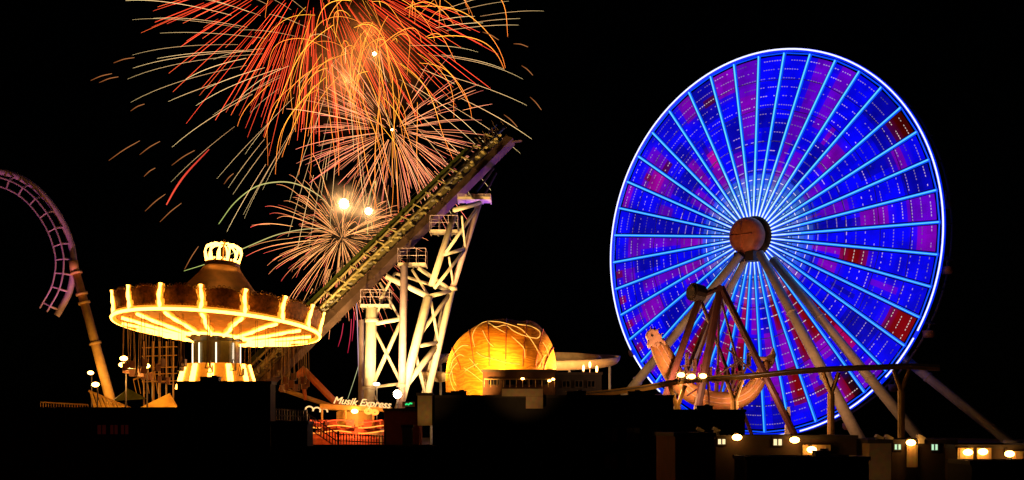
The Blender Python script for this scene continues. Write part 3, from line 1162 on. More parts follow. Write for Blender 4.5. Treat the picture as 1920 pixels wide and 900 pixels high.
# curved water slide behind the dome
sl = thing('curved_water_slide', 'beige curved water slide trough on posts beside the glowing orange dome', 'water slide', W(970, 800, 153))
sl.location.z = DECK
sc_ = W(972, 668, 153)
mb = MB()
pts = []
for i in range(41):
    a = R(-72 + 287 * i / 40)
    pts.append(sc_ + V((10.1 * math.cos(a), (8.0 if a > 0 else 6.0) * math.sin(a), 0.9 * math.sin(a) - (1.5 if a > R(150) else 0) * min(1, (a - R(150)) / R(30)))))
vs, n = [], 9
for i, p in enumerate(pts):
    t = (pts[min(i + 1, 40)] - pts[max(i - 1, 0)]).normalized()
    s_ = t.cross(Z).normalized()
    for th in (0.9, 0.76):
        for k in range(n):
            b = math.pi + math.pi * k / (n - 1)
            vs.append(p + s_ * (math.cos(b) * th * 1.3) + Z * (math.sin(b) * th * 1.1))
fs = []
for i in range(40):
    for layer in (0, 1):
        for k in range(n - 1):
            q = [i * 2 * n + layer * n + k, i * 2 * n + layer * n + k + 1, (i + 1) * 2 * n + layer * n + k + 1, (i + 1) * 2 * n + layer * n + k]
            fs.append(q if layer == 0 else q[::-1])
    for k in (0, n - 1):
        fs.append([i * 2 * n + k, i * 2 * n + n + k, (i + 1) * 2 * n + n + k, (i + 1) * 2 * n + k])
mb.add(vs, fs)
part('trough', mb, M['slide'], sl, True)
for i in (2, 9, 16, 24, 31, 38):
    mb = MB(); mb.tube([V((pts[i].x, pts[i].y, DECK)), pts[i] - Z * 0.9], 0.14, 8)
    part('post', mb, M['steel'], sl)

for x, y in ((1094, 690), (1106, 684), (1119, 692)):
    mb = MB(); mb.ball(W(x, y, 140), 0.16, 8, 6, (0.7, 0.7, 2.0)); part('lamp', mb, M['lamp_warm'], sl, True)
    q = W(x, y, 140); mb = MB(); mb.tube([V((q.x, q.y, DECK)), q - Z * 0.2], 0.05, 6); part('lamp_post', mb, M['dark_steel'], sl)
lamp('slide_light', 'POINT', W(1085, 712, 139), 8000, (1.0, 0.55, 0.2), 0.2)
lamp('slide_light', 'SPOT', W(820, 745, 140), 2500, (1.0, 0.62, 0.3), 0.2, W(812, 712, 153), 80)

# ================================================================== swinging dragon ship
PD = 130.0
ship = thing('swinging_ship', 'swinging dragon ship ride with a peach dragon prow and fish tail', 'swing ship ride', W(1340, 800, PD))
ship.location.z = DECK
keel = [(1226, 636), (1238, 655), (1252, 682), (1270, 712), (1298, 738), (1335, 751), (1375, 751), (1403, 738), (1421, 716), (1431, 694), (1439, 676)]
K = spline([W(x, y, PD) for x, y in keel], 5)
mb = MB()
nK = len(K)
ringn = 12
for i, p in enumerate(K):
    f = i / (nK - 1)
    t = (K[min(i + 1, nK - 1)] - K[max(i - 1, 0)]).normalized()
    n_ = V((0, 1, 0)).cross(t).normalized()
    if n_.z < 0: n_ = -n_
    mid = math.sin(math.pi * f) ** 0.8
    wd = 0.32 + 1.0 * mid
    hd = (0.58 if f < 0.5 else 0.3) + (0.34 if f < 0.5 else 0.62) * mid
    if f < 0.5: hd += 0.18 * math.sin(math.pi * min(1, f * 3))
    for k in range(ringn):
        a = 2 * math.pi * k / ringn
        mb.v.append(p + V((0, 1, 0)) * (math.cos(a) * wd) + n_ * (math.sin(a) * hd))
for i in range(nK - 1):
    for k in range(ringn):
        l = (k + 1) % ringn
        mb.f.append([i * ringn + k, i * ringn + l, (i + 1) * ringn + l, (i + 1) * ringn + k]); mb.mi.append(0); mb.c.append(None)
mb.f.append(list(range(ringn))[::-1]); mb.mi.append(0); mb.c.append(None)
mb.f.append([(nK - 1) * ringn + k for k in range(ringn)]); mb.mi.append(0); mb.c.append(None)
hull = part('hull', mb, M['orange_hull'], ship, True)
# dragon head: skull, upper and lower jaw, crest
def outline(pxs, d, thick, mat, name, parent):
    c = W(pxs[0][0], pxs[0][1], d)
    mb = MB()
    mb.prism([((x - pxs[0][0]) / F * d, -(y - pxs[0][1]) / F * d) for x, y in pxs], thick, Matrix.Translation(c))
    o = part(name, mb, mat, parent)
    bv = o.modifiers.new('bevel', 'BEVEL'); bv.width = 0.12; bv.segments = 2
    return o
head = outline([(1238, 660), (1228, 655), (1222, 648), (1217, 654), (1213, 648), (1215, 638), (1210, 632), (1213, 622), (1221, 616), (1228, 619), (1233, 617), (1234, 625), (1240, 628), (1240, 636), (1247, 640), (1248, 652)], PD, 1.0, M['peach'], 'dragon_head', ship)
mb = MB()
for (x, y, x2, y2) in ((1222, 620, 1219, 611), (1227, 620, 1228, 612), (1232, 622, 1236, 615), (1237, 629, 1243, 624), (1240, 637, 1247, 634)):
    mb.tube([W(x, y, PD), W(x2, y2, PD)], [0.16, 0.02], 6)
part('crest', mb, M['peach'], head)
mb = MB()
for dd in (-0.52, 0.52):
    mb.ball(W(1223, 629, PD + dd), 0.12, 8, 6)
part('eye', mb, M['dark_steel'], head)
mb = MB()
for i in range(9):                                  # neck plates between head and hull
    f = i / 8
    p = W(1232 + 30 * f, 648 + 48 * f, PD)
    mb.ball(p, 0.72 + 0.12 * f, 12, 8, (0.75, 0.9, 0.8))
part('neck', mb, M['peach'], ship, True)
outline([(1432, 690), (1438, 680), (1428, 676), (1420, 668), (1436, 669), (1444, 664), (1450, 650), (1455, 666), (1451, 682), (1441, 694)], PD, 0.45, M['peach'], 'tail_fin', ship)
for off, r_ in ((0.25, 0.07), (-0.2, 0.06)):        # rubbing strakes along the visible side
    mb = MB()
    pts = []
    for i in range(3, nK - 3):
        t = (K[i + 1] - K[i - 1]).normalized(); n_ = V((0, 1, 0)).cross(t).normalized()
        if n_.z < 0: n_ = -n_
        wd = 0.32 + math.sin(math.pi * i / (nK - 1)) ** 0.8
        pts.append(K[i] + n_ * off - V((0, wd * 0.98, 0)))
    mb.tube(pts, r_, 6)
    part('strake', mb, M['peach'], ship, True)

# deck with rows of seats
for i in range(9):
    x = 1284 + i * 14.5
    y = 690 + 30 * math.sin(math.pi * (i / 8)) ** 1.0 - 6
    q = W(x, y, PD)
    mb = MB()
    mb.box(q + V((0, 0, -0.1)), (0.5, 1.9, 0.14))
    for dy in (-0.7, 0, 0.7):
        mb.box(q + V((0.2, dy, 0.42)), (0.12, 0.5, 0.95))
        mb.ball(q + V((0.2, dy, 0.98)), 0.2, 8, 6, (0.6, 1, 1))
    mb.bar(q + V((-0.3, -0.95, 0.45)), q + V((-0.3, 0.95, 0.45)), 0.06)
    mb.bar(q + V((0, 0, -0.1)), W(x * 0.55 + 1340 * 0.45, 742, PD), 0.2)
    part('seat_row', mb, M['maroon_steel'], ship)
# A-frames front and back, axle with motor drum, hanger arms
for dd in (-2.2, 2.2):
    apx = (1312, 552) if dd < 0 else (1350, 540)
    feet = ((1222, 790), (1402, 790)) if dd > 0 else ((1222, 790), (1330, 790))
    d = PD + dd
for (p0, p1, dd, w) in (((1311, 560), (1236, 778), -2.2, 13), ((1351, 540), (1306, 778), -2.0, 15), ((1352, 538), (1482, 800), -2.2, 13),
                        ((1313, 560), (1400, 790), 2.4, 7), ((1348, 546), (1250, 790), 2.6, 7)):
    mb = MB(); a, b = W(*p0, PD + dd), W(*p1, PD + dd * 1.3)
    b = a + (b - a) * ((DECK - a.z) / (b.z - a.z))
    mb.tube([a, b], w / F * PD / 2, 8)
    part('support_leg', mb, M['frame_steel'], ship)
mb = MB()
mb.tube([W(1310, 556, PD - 2.2), W(1350, 540, PD - 2.2)], 0.22, 8)
mb.tube([W(1350, 540, PD - 2.6), W(1350, 540, PD + 2.6)], 0.3, 10)
part('axle', mb, M['frame_steel'], ship)
mb = MB()
q = W(1306, 549, PD - 2.2)
mb.tube([q + V((-0.45, -0.2, 0.1)), q + V((0.5, 0.4, -0.1))], 0.85, 14)
mb.tube([q + V((-0.6, -0.3, 0.1)), q + V((-0.45, -0.2, 0.1))], 0.6, 14)
part('motor_drum', mb, M['dark_steel'], ship)
for (p0, p1) in (((1350, 545), (1296, 716)), ((1348, 545), (1394, 722)), ((1349, 548), (1345, 740))):
    mb = MB(); mb.tube([W(*p0, PD), W(*p1, PD)], 0.12, 6)
    part('hanger_arm', mb, M['frame_steel'], ship)
mb = MB()
for (p0, p1) in (((1288, 742), (1392, 672)), ((1324, 668), (1330, 762)), ((1362, 652), (1460, 740)), ((1372, 652), (1380, 690))):
    mb.tube([W(*p0, PD - 2.3), W(*p1, PD - 2.3)], 0.09, 6)
part('cross_brace', mb, M['frame_steel'], ship)
mb = MB()
mb.prism([(-0.35, -2.2), (0.35, -2.2), (0.1, 0.6), (-0.1, 0.6)], 0.5, Matrix.Translation(W(1478, 775, PD - 2.6)))
part('foot_bracket', mb, M['cream_steel'], ship)

# ================================================================== monorail beam past the wheel
MD = 123.5
mono = thing('monorail_track', 'curved ochre monorail beam on forked posts passing the ferris wheel', 'monorail track', W(1400, 800, MD))
mono.location.z = DECK
bm_px = [(1090, 741), (1150, 735), (1210, 727), (1270, 716), (1330, 710), (1400, 706), (1480, 698), (1560, 692), (1640, 689), (1700, 687), (1760, 690)]
BM = spline([W(x, y, MD + 3 * (x - 1090) / 670) for x, y in bm_px], 5)
mb = MB()
for i in range(len(BM) - 1):
    mb.bar(BM[i], BM[i + 1] + (BM[i + 1] - BM[i]) * 0.02, 0.6, 0.52)
part('beam', mb, M['yellow_steel'], mono)
mb = MB()
for i in range(len(BM) - 1):
    mb.tube([BM[i] + V((0, -0.36, 0.1)), BM[i + 1] + V((0, -0.36, 0.1))], 0.05, 5)
part('power_rail', mb, M['steel'], mono)
for x, y in ((1270, 716), (1377, 706), (1558, 692), (1690, 687)):
    d = MD + 3 * (x - 1090) / 670
    q = W(x, y, d)
    mb = MB()
    mb.tube([V((q.x, q.y, DECK)), q - Z * 2.2], 0.34, 10)
    mb.tube([q - Z * 2.3, q + V((-0.7, 0, -0.3))], 0.2, 8)
    mb.tube([q - Z * 2.3, q + V((0.7, 0, -0.3))], 0.2, 8)
    part('post', mb, M['yellow_steel'], mono)

for x, y, lb in ((1277, 703, 'leftmost of three bright floodlights on the monorail beam'), (1297, 706, 'middle one of three bright floodlights on the monorail beam'),
                 (1318, 705, 'rightmost of three bright floodlights on the monorail beam')):
    q = W(x, y, MD - 1.2)
    fl = thing('floodlight', lb, 'floodlight', q - Z * 0.4, 'floodlights on the monorail beam')
    mb = MB(); mb.ball(q, 0.3, 10, 8, (1.1, 0.6, 0.7))
    part('lens', mb, M['lamp_warm'], fl, True)
    mb = MB(); mb.box(q + V((0, 0.3, 0)), (0.75, 0.3, 0.6)); mb.tube([q + V((0, 0.4, -0.1)), q + V((0, 1.0, -0.55))], 0.07, 6)
    part('housing', mb, M['dark_steel'], fl)

# ================================================================== spinning music ride with its sign
XD = 130.0
mus = thing('music_ride', 'low circular music ride with lit script sign and red glowing rails', 'fairground ride', W(668, 800, XD))
mus.location.z = DECK
mf = Matrix.Translation(W(666, 800, XD + 3))
mb = MB()
zb = W(0, 796, XD).z - mf.translation.z
zc = W(0, 772, XD).z - mf.translation.z
mb.revolve([(1.8, zb - 1.5), (1.8, zc), (1.5, zc + 0.2), (0, zc + 0.3)], mf, 24)
part('centre_drum', mb, M['drum'], mus)
mb = MB()
mb.revolve([(4.6, DECK - mf.translation.z + 0.01), (4.6, zb - 1.3), (3.4, zb - 0.3), (1.8, zb - 0.2)], mf, 32)
part('turntable', mb, M['red_panel'], mus)
for h, r in ((0.3, 4.3), (-0.2, 4.5), (-0.7, 4.7)):
    for i in range(9):
        a = 2 * math.pi * i / 9
        pts = [mf @ V((r * math.cos(a + t), r * math.sin(a + t), zb + h + 0.12 * math.sin((a + t) * 6))) for t in [0.56 * q / 6 for q in range(7)]]
        mb = MB(); mb.tube(pts, 0.045, 5)
        part('light_rail', mb, M['neon_red'] if h > 0 else M['neon_orange'], mus)
for i in range(16):
    a = 2 * math.pi * i / 16
    mb = MB()
    c = mf @ V((3.9 * math.cos(a), 3.9 * math.sin(a), zb - 0.2))
    mb.box(c, (0.9, 0.7, 0.3), Matrix.Rotation(a, 3, 'Z'))
    mb.box(c + V((math.cos(a) * 0.3, math.sin(a) * 0.3, 0.35)), (0.15, 0.75, 0.6), Matrix.Rotation(a, 3, 'Z'))
    part('car', mb, M['red_panel'], mus)
# canopy fascia that carries the sign
mb = MB()
a, b = W(600, 762, XD), W(735, 768, XD)
mb.bar(a, b, 0.3, 0.45)
for x in (604, 648, 700, 733):
    q = W(x, 766, XD); mb.tube([V((q.x, q.y, DECK)), q], 0.1, 8)
part('sign_beam', mb, M['yellow_steel'], mus)
mb = MB()
mb.bar(W(600, 764, XD + 6), W(735, 768, XD + 6), 0.3, 0.45)
part('canopy_beam', mb, M['yellow_steel'], mus)
for cx_, cy_ in ((580, 768), (594, 770), (607, 772)):
    mb = MB()
    mb.tube([W(cx_ + 7 * math.cos(t), cy_ - 6 * math.sin(t), XD) for t in [R(-10) + R(200) * i / 10 for i in range(11)]], 0.07, 6)
    part('light_arch', mb, M['neon_cream'], mus, True)
for cx_, cy_, r in ((691, 771, 7), (703, 773, 6)):
    mb = MB()
    mb.tube([W(cx_ + r * math.cos(t), cy_ - r * 0.7 * math.sin(t), XD - 0.2) for t in [2 * math.pi * i / 14 for i in range(14)]], 0.08, 6, closed=True)
    mb.tube([W(cx_ + r * 0.5 * math.cos(t), cy_ - r * 0.4 * math.sin(t), XD - 0.2) for t in [2 * math.pi * i / 14 for i in range(14)]], 0.08, 6, closed=True)
    part('neon_flourish', mb, M['neon_orange'], mus, True)
mb = MB(); mb.ball(W(665, 771, XD - 0.4), 0.27, 12, 8, (1.2, 1, 0.8))
part('lamp_globe', mb, M['lamp_warm'], mus, True)


def text_obj(s, loc, size, rot, mat, parent, shear=0.0, depth=0.03, name='lettering'):
    cu = bpy.data.curves.new(name, 'FONT')
    cu.body = s; cu.size = size; cu.extrude = depth; cu.shear = shear; cu.bevel_depth = 0.018
    cu.align_x = 'LEFT'
    t = bpy.data.objects.new(name, cu)
    COL.objects.link(t)
    dg = bpy.context.evaluated_depsgraph_get()
    me = bpy.data.meshes.new_from_object(t.evaluated_get(dg))
    me.transform(Matrix.Translation(V(loc)) @ rot)
    bpy.data.objects.remove(t)
    me.transform(Matrix.Translation(-root_loc(parent)))
    me.materials.clear(); me.materials.append(mat)
    o = bpy.data.objects.new(name, me)
    COL.objects.link(o); o.parent = parent
    return o


rotm = Matrix.Rotation(R(5), 4, 'Y') @ Matrix.Rotation(R(90), 4, 'X')
text_obj('Musik Express', W(624, 756, XD - 0.3), 0.93, rotm, M['neon_cream'], mus, 0.35)

# ------------------------------------------------------------------ floodlight at the tower's foot
q = W(745, 739, 137)
fl = thing('floodlight', 'dazzling white floodlight at the foot of the white coaster tower', 'floodlight', V((q.x, q.y, DECK)))
mb = MB(); mb.ball(q, 0.38, 14, 10)
part('lens', mb, M['lamp_white'], fl, True)
mb = MB(); mb.tube([V((q.x, q.y + 0.5, DECK)), q + V((0, 0.5, 0))], 0.09, 8); mb.box(q + V((0, 0.5, 0)), (0.4, 0.3, 0.4))
part('post', mb, M['dark_steel'], fl)
q2 = W(706, 720, 141)
fl2 = thing('work_lamp', 'small bluish white lamp beside the white tower column', 'lamp', V((q2.x, q2.y, DECK)))
mb = MB(); mb.ball(q2, 0.22, 10, 8, (1.6, 0.8, 0.7))
part('lens', mb, M['lamp_blue_white'], fl2, True)
mb = MB(); mb.tube([V((q2.x, q2.y + 0.3, DECK)), q2 + V((0, 0.3, 0))], 0.06, 8)
part('post', mb, M['steel'], fl2)
gs = thing('neon_sign', 'small green lit sign beside the dazzling floodlight', 'sign', W(766, 764, 133))
mb = MB(); mb.box(W(766, 758, 133) + V((0, 0.12, 0)), (1.2, 0.1, 0.5))
part('board', mb, M['trim'], gs)
mb = MB()
mb.tube([W(760, 759, 133), W(763, 757, 133), W(766, 759, 133), W(769, 756, 133), W(773, 757, 133)], 0.08, 5)
part('neon_tube', mb, M['neon_green'], gs)

# ================================================================== buildings
def building(name, label, px0, px1, pytop, d, deep, mat, parapet=0.5, windows=None, cat='building', zb=0.0, win_mat='glass_dark', step=None, base=None):
    """flat-roofed block: walls, coping, roof, framed windows"""
    a, b = W(px0, pytop, d), W(px1, pytop, d)
    x0, x1, zt_ = a.x, b.x, a.z
    o = thing(name, label, cat, V(((x0 + x1) / 2, d + deep / 2, zb)))
    mb = MB()
    mb.box(((x0 + x1) / 2, d + deep / 2, (zb + zt_ - 0.12) / 2), (x1 - x0, deep, zt_ - 0.12 - zb))
    part('wall', mb, mat, o)
    mb = MB()
    w = 0.18
    for (cx_, cy_, sx, sy) in (((x0 + x1) / 2, d + 0.05, x1 - x0 + 0.2, w), ((x0 + x1) / 2, d + deep - 0.05, x1 - x0 + 0.2, w),
                               (x0 + 0.03, d + deep / 2, w, deep - 0.32), (x1 - 0.03, d + deep / 2, w, deep - 0.32)):
        mb.box((cx_, cy_, zt_ - 0.05), (sx, sy, 0.22))
    part('coping', mb, M['trim'], o)
    if windows:
        for (wx0, wx1, wy0, wy1) in windows:
            p0, p1 = W(wx0, wy1, d), W(wx1, wy0, d)
            mb = MB()
            fw = 0.07
            mb.box(((p0.x + p1.x) / 2, d - 0.04, p0.z), (p1.x - p0.x + fw, 0.1, fw))
            mb.box(((p0.x + p1.x) / 2, d - 0.04, p1.z), (p1.x - p0.x + fw, 0.1, fw))
            for x in (p0.x, (p0.x + p1.x) / 2, p1.x):
                mb.box((x, d - 0.03, (p0.z + p1.z) / 2), (fw, 0.08, p1.z - p0.z - fw - 0.01))
            wn = part('window', mb, M['trim'], o)
            mb = MB()
            mb.box(((p0.x + p1.x) / 2, d - 0.01, (p0.z + p1.z) / 2), (p1.x - p0.x - fw, 0.014, p1.z - p0.z - fw))
            part('pane', mb, M[win_mat], wn)
    return o


def grid(x0, x1, y0, y1, w, h, nx, ny):
    out = []
    for i in range(nx):
        for j in range(ny):
            cx_ = x0 + (x1 - x0) * (i + 0.5) / nx
            cy_ = y0 + (y1 - y0) * (j + 0.5) / ny
            out.append((cx_ - w / 2, cx_ + w / 2, cy_ - h / 2, cy_ + h / 2))
    return out


building('boardwalk_shop', 'black unlit block in front of the swing carousel base', 332, 507, 716, 104, 2.2, M['wall_dark'], windows=grid(340, 500, 760, 880, 22, 26, 5, 2))
building('boardwalk_shop', 'low dark building at the left below the striped awning', -60, 331, 765, 103, 10, M['wall_maroon'], windows=[(182, 200, 796, 815), (206, 222, 796, 815), (226, 242, 796, 815)], win_mat='window_dim')
building('boardwalk_shop', 'dark low building in front of the picket fence', 508, 810, 838, 101, 9, M['wall_dark'], windows=grid(520, 800, 850, 885, 26, 20, 7, 1))
building('boardwalk_shop', 'long black building in front of the orange dome', 811, 1262, 742, 108, 9, M['wall_dark'], windows=grid(830, 1250, 790, 890, 26, 28, 10, 2))
building('boardwalk_shop', 'dark flat roofed block below the dragon ship', 1263, 1397, 769, 110, 8, M['wall_dark'], windows=grid(1270, 1390, 782, 806, 18, 14, 4, 1))
building('boardwalk_shop', 'dark brown pavilion right in front of the orange dome', 905, 1041, 694, 126, 6, M['wall_brown'], windows=grid(910, 1036, 697, 735, 20, 12, 4, 1), zb=DECK)
building('boardwalk_shop', 'black block below the beige water slide', 1042, 1128, 699, 127, 6, M['wall_dark'], windows=grid(1050, 1120, 708, 732, 14, 12, 3, 1), zb=DECK)
building('utility_hut', 'tall narrow tan box beside the black building', 783, 810, 738, 106.5, 2, M['wall_tan'], zb=W(0, 798, 106.5).z, cat='hut')
building('ticket_booth', 'dark red walled booth behind the tan box', 720, 786, 767, 118, 4, M['wall_maroon'], zb=DECK, cat='booth')
building('electrical_cabinet', 'small tan cabinet standing in front of the red booth', 754, 772, 798, 104, 1.2, M['wall_tan'], zb=W(0, 840, 104).z, cat='cabinet')
building('blocker', 'low black kiosk added to cover the lit deck by the picket fence', 507.6, 576, 791, 102.5, 3, M['wall_dark'], cat='blocker')  # dark block put in to cover the bright deck behind it
# T-shaped hoarding
tb = thing('hoarding', 'T shaped beige hoarding on the black building roof', 'hoarding', W(980, 766, 107.5))
mb = MB()
a, b = W(941, 729, 107.5), W(1018, 743, 107.5)
mb.box(((a.x + b.x) / 2, 107.5, (a.z + b.z) / 2), (b.x - a.x, 0.2, a.z - b.z))
part('header_board', mb, M['wall_beige'], tb)
mb = MB()
a, b = W(986, 743.3, 107.5), W(1018, 766, 107.5)
mb.box(((a.x + b.x) / 2, 107.5, (a.z + b.z) / 2), (b.x - a.x, 0.2, a.z - b.z))
part('post_board', mb, M['wall_beige'], tb)
# pavilion balcony rail with a line of lamps
bl = thing('balcony_rail', 'thin lit balcony rail across the dark brown pavilion', 'railing', W(970, 716, 125.4))
mb = MB()
mb.bar(W(908, 711, 125.4), W(1040, 711, 125.4), 0.1, 0.08)
for i in range(12):
    x = 908 + 12 * i
    mb.tube([W(x, 711, 125.4), W(x, 726, 125.4)], 0.03, 4)
part('rail', mb, M['wall_tan'], bl)
for x, y in ((980, 710), (1037, 711), (1030, 714)):
    mb = MB(); mb.ball(W(x, y, 125.3), 0.1, 8, 6, (1.6, 1, 1)); part('lamp_globe', mb, M['lamp_warm'], bl)

# the motel row at the lower right
MT = 78.0
motel = building('motel', 'dark motel wing with two lit windows below the bottom of the wheel', 1342, 1606, 818, MT, 9, M['wall_motel'],
                 windows=[(1345, 1361, 819.5, 834), (1449, 1467, 821, 836)], win_mat='window_lit', cat='motel')
building('motel_gable', 'maroon blank end wall of the motel beside lit window', 1266, 1339, 813, MT - 2, 10, M['wall_maroon'], cat='building')
building('motel', 'dark motel wing with two greenish lit windows', 1672, 1792, 826, MT + 1, 9, M['wall_motel'],
         windows=[(1676, 1690, 832, 844), (1745, 1759, 832, 845)], win_mat='window_green', cat='motel')
building('motel_stair_tower', 'beige blank stair tower between the two motel wings', 1630, 1671, 826, MT - 1.5, 8, M['wall_beige'], cat='building')
building('motel', 'dark motel wing at the right edge with twin door lamps', 1793, 1990, 836, MT - 1, 9, M['wall_motel'], windows=grid(1850, 1980, 850, 890, 14, 18, 3, 1), cat='motel')
building('motel_office', 'low dark flat roofed office in front of the motel lamps', 1400, 1629, 858, MT - 6, 4, M['wall_dark'], windows=grid(1420, 1620, 868, 890, 16, 14, 5, 1), cat='building')
building('motel_office', 'low dark block in front of the twin door lamps', 1822, 1990, 866, MT - 6, 4, M['wall_dark'], windows=grid(1830, 1980, 874, 892, 16, 12, 4, 1), cat='building')


def wall_lamp(px, py, d, label, power=60, r=0.22):
    q = W(px, py, d)
    o = thing('wall_lamp', label, 'wall lamp', q + V((0, 0.2, -0.2)), 'wall lamps on the motel')
    mb = MB(); mb.ball(q, r, 12, 8, (1.25, 0.9, 0.8))
    part('globe', mb, M['lamp_warm'], o, True)
    mb = MB(); mb.tube([q + V((0, 0.1, 0.12)), q + V((0, 0.5, 0.16))], 0.04, 6); mb.box(q + V((0, 0.42, 0.1)), (0.2, 0.06, 0.3))
    part('bracket', mb, M['dark_steel'], o)
    return o


for px, py, d, lb in ((1382, 820, MT - 0.55, 'glowing wall lamp just right of the lit window next to the maroon wall'), (1490, 825, MT - 0.55, 'glowing wall lamp right of the second lit window under the wheel'),
                      (1522, 843, MT - 0.7, 'low glowing wall lamp above the dark office roof'), (1708, 830, MT + 0.4, 'glowing wall lamp between the two greenish windows'),
                      (1815, 848, MT - 1.6, 'left one of the twin door lamps on the right motel wing'), (1843, 847, MT - 1.6, 'right one of the twin door lamps on the right motel wing'),
                      (1893, 851, MT - 1.6, 'glowing wall lamp at the far right edge')):
    wall_lamp(px, py, d, lb)
for px0, px1, y0, y1, d, lb in ((1505, 1557, 834, 856, MT - 0.2, 'ochre panel standing for the lit wall behind the low wall lamp'), (1700, 1720, 834, 876, MT + 0.8, 'narrow lit ochre pilaster below a wall lamp'),  # first panel: lamplit stretch of wall, put in as a paler colour
                                (1795, 1824, 840, 872, MT - 1.2, 'lit ochre door panel behind the left twin lamp'), (1832, 1858, 840, 864, MT - 1.2, 'lit ochre door panel behind the right twin lamp'),
                                (1898, 1935, 846, 862, MT - 1.2, 'lit ochre wall panel at the far right edge')):
    a, b = W(px0, y1, d), W(px1, y0, d)
    mb = MB(); mb.box(((a.x + b.x) / 2, d, (a.z + b.z) / 2), (b.x - a.x, 0.12, b.z - a.z))
    for i in range(3):
        x = a.x + (b.x - a.x) * (i + 0.5) / 3
        mb.box((x, d - 0.07, (a.z + b.z) / 2), (0.05, 0.03, b.z - a.z - 0.1))
    solo('lit_panel', mb, M['wall_tan'], lb, 'panel', (a.x, d, a.z))
for i, (px, py) in enumerate(((1313, 806), (1343, 806), (1648, 820), (1666, 820), (1726, 820))):
    q = W(px, py, MT + 1.5 if px < 1400 else MT + 1)
    mb = MB()
    mb.box(q, (0.42, 0.5, 0.18), Matrix.Rotation(R(28), 3, 'Y'))
    mb.box(q - Z * 0.2, (0.3, 0.4, 0.3))
    solo('roof_vent', mb, M['white_steel'], ['pale roof vent above the maroon wall', 'pale roof vent above the first lit window', 'pale roof vent above the beige stair tower', 'pale roof vent at the right edge of the stair tower', 'pale roof vent right of the motel lamp'][i], 'vent', q - Z * 0.3, 'roof vents on the motel')

for px, py, d, wd, lb in ((395, 716, 105, 1.4, 'dark roof unit on the block below the swing carousel'), (860, 742, 112, 1.2, 'dark roof unit at the left on the long black building'),
                          (1080, 742, 112, 1.6, 'dark roof unit on the long black building below the slide'), (1190, 742, 113, 1.1, 'dark roof unit at the right on the long black building'),
                          (1320, 769, 113, 1.3, 'dark roof unit on the block below the dragon ship'), (1540, 858, 73.5, 0.8, 'dark roof unit on the low motel office')):
    q = W(px, py, d)
    u = thing('roof_unit', lb, 'air conditioner', q, 'roof units on the dark buildings')
    h = 0.32
    mb = MB(); mb.box(q + V((0, 0, h / 2)), (wd, 0.9, h)); mb.box(q + V((0, 0, h + 0.03)), (wd + 0.1, 1.0, 0.05))
    part('casing', mb, M['dark_steel'], u)
    mb = MB(); mb.tube([q + V((wd * 0.2, 0, h + 0.06)), q + V((wd * 0.2, 0, h + 0.16))], 0.22, 10)
    part('fan', mb, M['dark_steel'], u)

# ================================================================== fence by the music ride
FD = 112.0
fe = thing('picket_fence', 'dark picket fence with lit wooden panels round the music ride', 'fence', W(620, 838, FD))
for (x0, y0, x1, y1, hgt) in ((508, 765, 574, 768, 24), (575, 772, 634, 812, 30), (634, 812, 722, 816, 26)):
    n = int((x1 - x0) / 5)
    mb = MB()
    for i in range(n + 1):
        t = i / n
        x, y = x0 + (x1 - x0) * t, y0 + (y1 - y0) * t
        mb.bar(W(x, y, FD), W(x, y + hgt, FD), 0.07, 0.07)
    for k in (0.08, 0.55, 0.95):
        mb.bar(W(x0, y0 + hgt * k, FD), W(x1, y1 + hgt * k, FD), 0.06, 0.08)
    part('picket_run', mb, M['dark_steel'], fe)
for x0, x1, y0, y1 in ((636, 654, 808, 838), (660, 683, 812, 838), (688, 716, 810, 838)):
    a, b = W(x0, y1, 129.3), W(x1, y0, 129.3)
    mb = MB(); mb.box(((a.x + b.x) / 2, 129.3, (a.z + b.z) / 2), (b.x - a.x, 0.08, b.z - a.z))
    part('skirt_panel', mb, M['fence_panel'], mus)
mb = MB()
for x in (508, 574, 634, 722):
    a = W(x, 800, FD); mb.bar(V((a.x, FD + 0.1, 0)), W(x, 768 if x < 600 else 808, FD) + V((0, 0.1, 0)), 0.16)
part('post', mb, M['dark_steel'], fe)

# ================================================================== awnings, tents and street lamps at the left
aw = thing('striped_awning', 'yellow striped awning roof at the foot of the leaning column', 'awning', W(200, 770, 126))
mb = MB()
for i in range(9):
    t = i / 9
    p = [W(168 + 8 * i, 734 + 3.4 * i, 128), W(168 + 8 * i + 5, 734 + 3.4 * i + 2, 128), W(174 + 8 * i + 5 + 4, 766, 124), W(174 + 8 * i + 2, 766, 124)]
    mb.add(p + [q - V((0, 0, 0.08)) for q in p], [(0, 1, 2, 3), (7, 6, 5, 4), (0, 4, 5, 1), (1, 5, 6, 2), (2, 6, 7, 3), (3, 7, 4, 0)])
part('slat_roof', mb, M['tent_plain'], aw)
mb = MB()
mb.bar(W(166, 767, 124), W(250, 767, 124), 0.14, 0.25)
mb.bar(W(166, 733, 128.2), W(246, 766, 128.2), 0.12, 0.2)
for x in (168, 208, 248):
    a = W(x, 767, 124); mb.bar(V((a.x, 124, DECK)), a, 0.14)
part('frame', mb, M['yellow_steel'], aw)
te = thing('tent', 'yellow canvas tent roof left of the swing carousel drum', 'tent', W(290, 775, 124))
mb = MB()
def patch(pts4, n=6, sag=0.3):
    a, b, c, d = pts4
    o = len(mb.v)
    for i in range(n + 1):
        for j in range(n + 1):
            u, v = i / n, j / n
            p = (a * (1 - u) + b * u) * (1 - v) + (d * (1 - u) + c * u) * v
            mb.v.append(p - Z * sag * math.sin(math.pi * u) * math.sin(math.pi * v))
    for i in range(n):
        for j in range(n):
            mb.f.append([o + i * (n + 1) + j, o + (i + 1) * (n + 1) + j, o + (i + 1) * (n + 1) + j + 1, o + i * (n + 1) + j + 1]); mb.mi.append(0); mb.c.append(None)
ap = W(318, 737, 127)
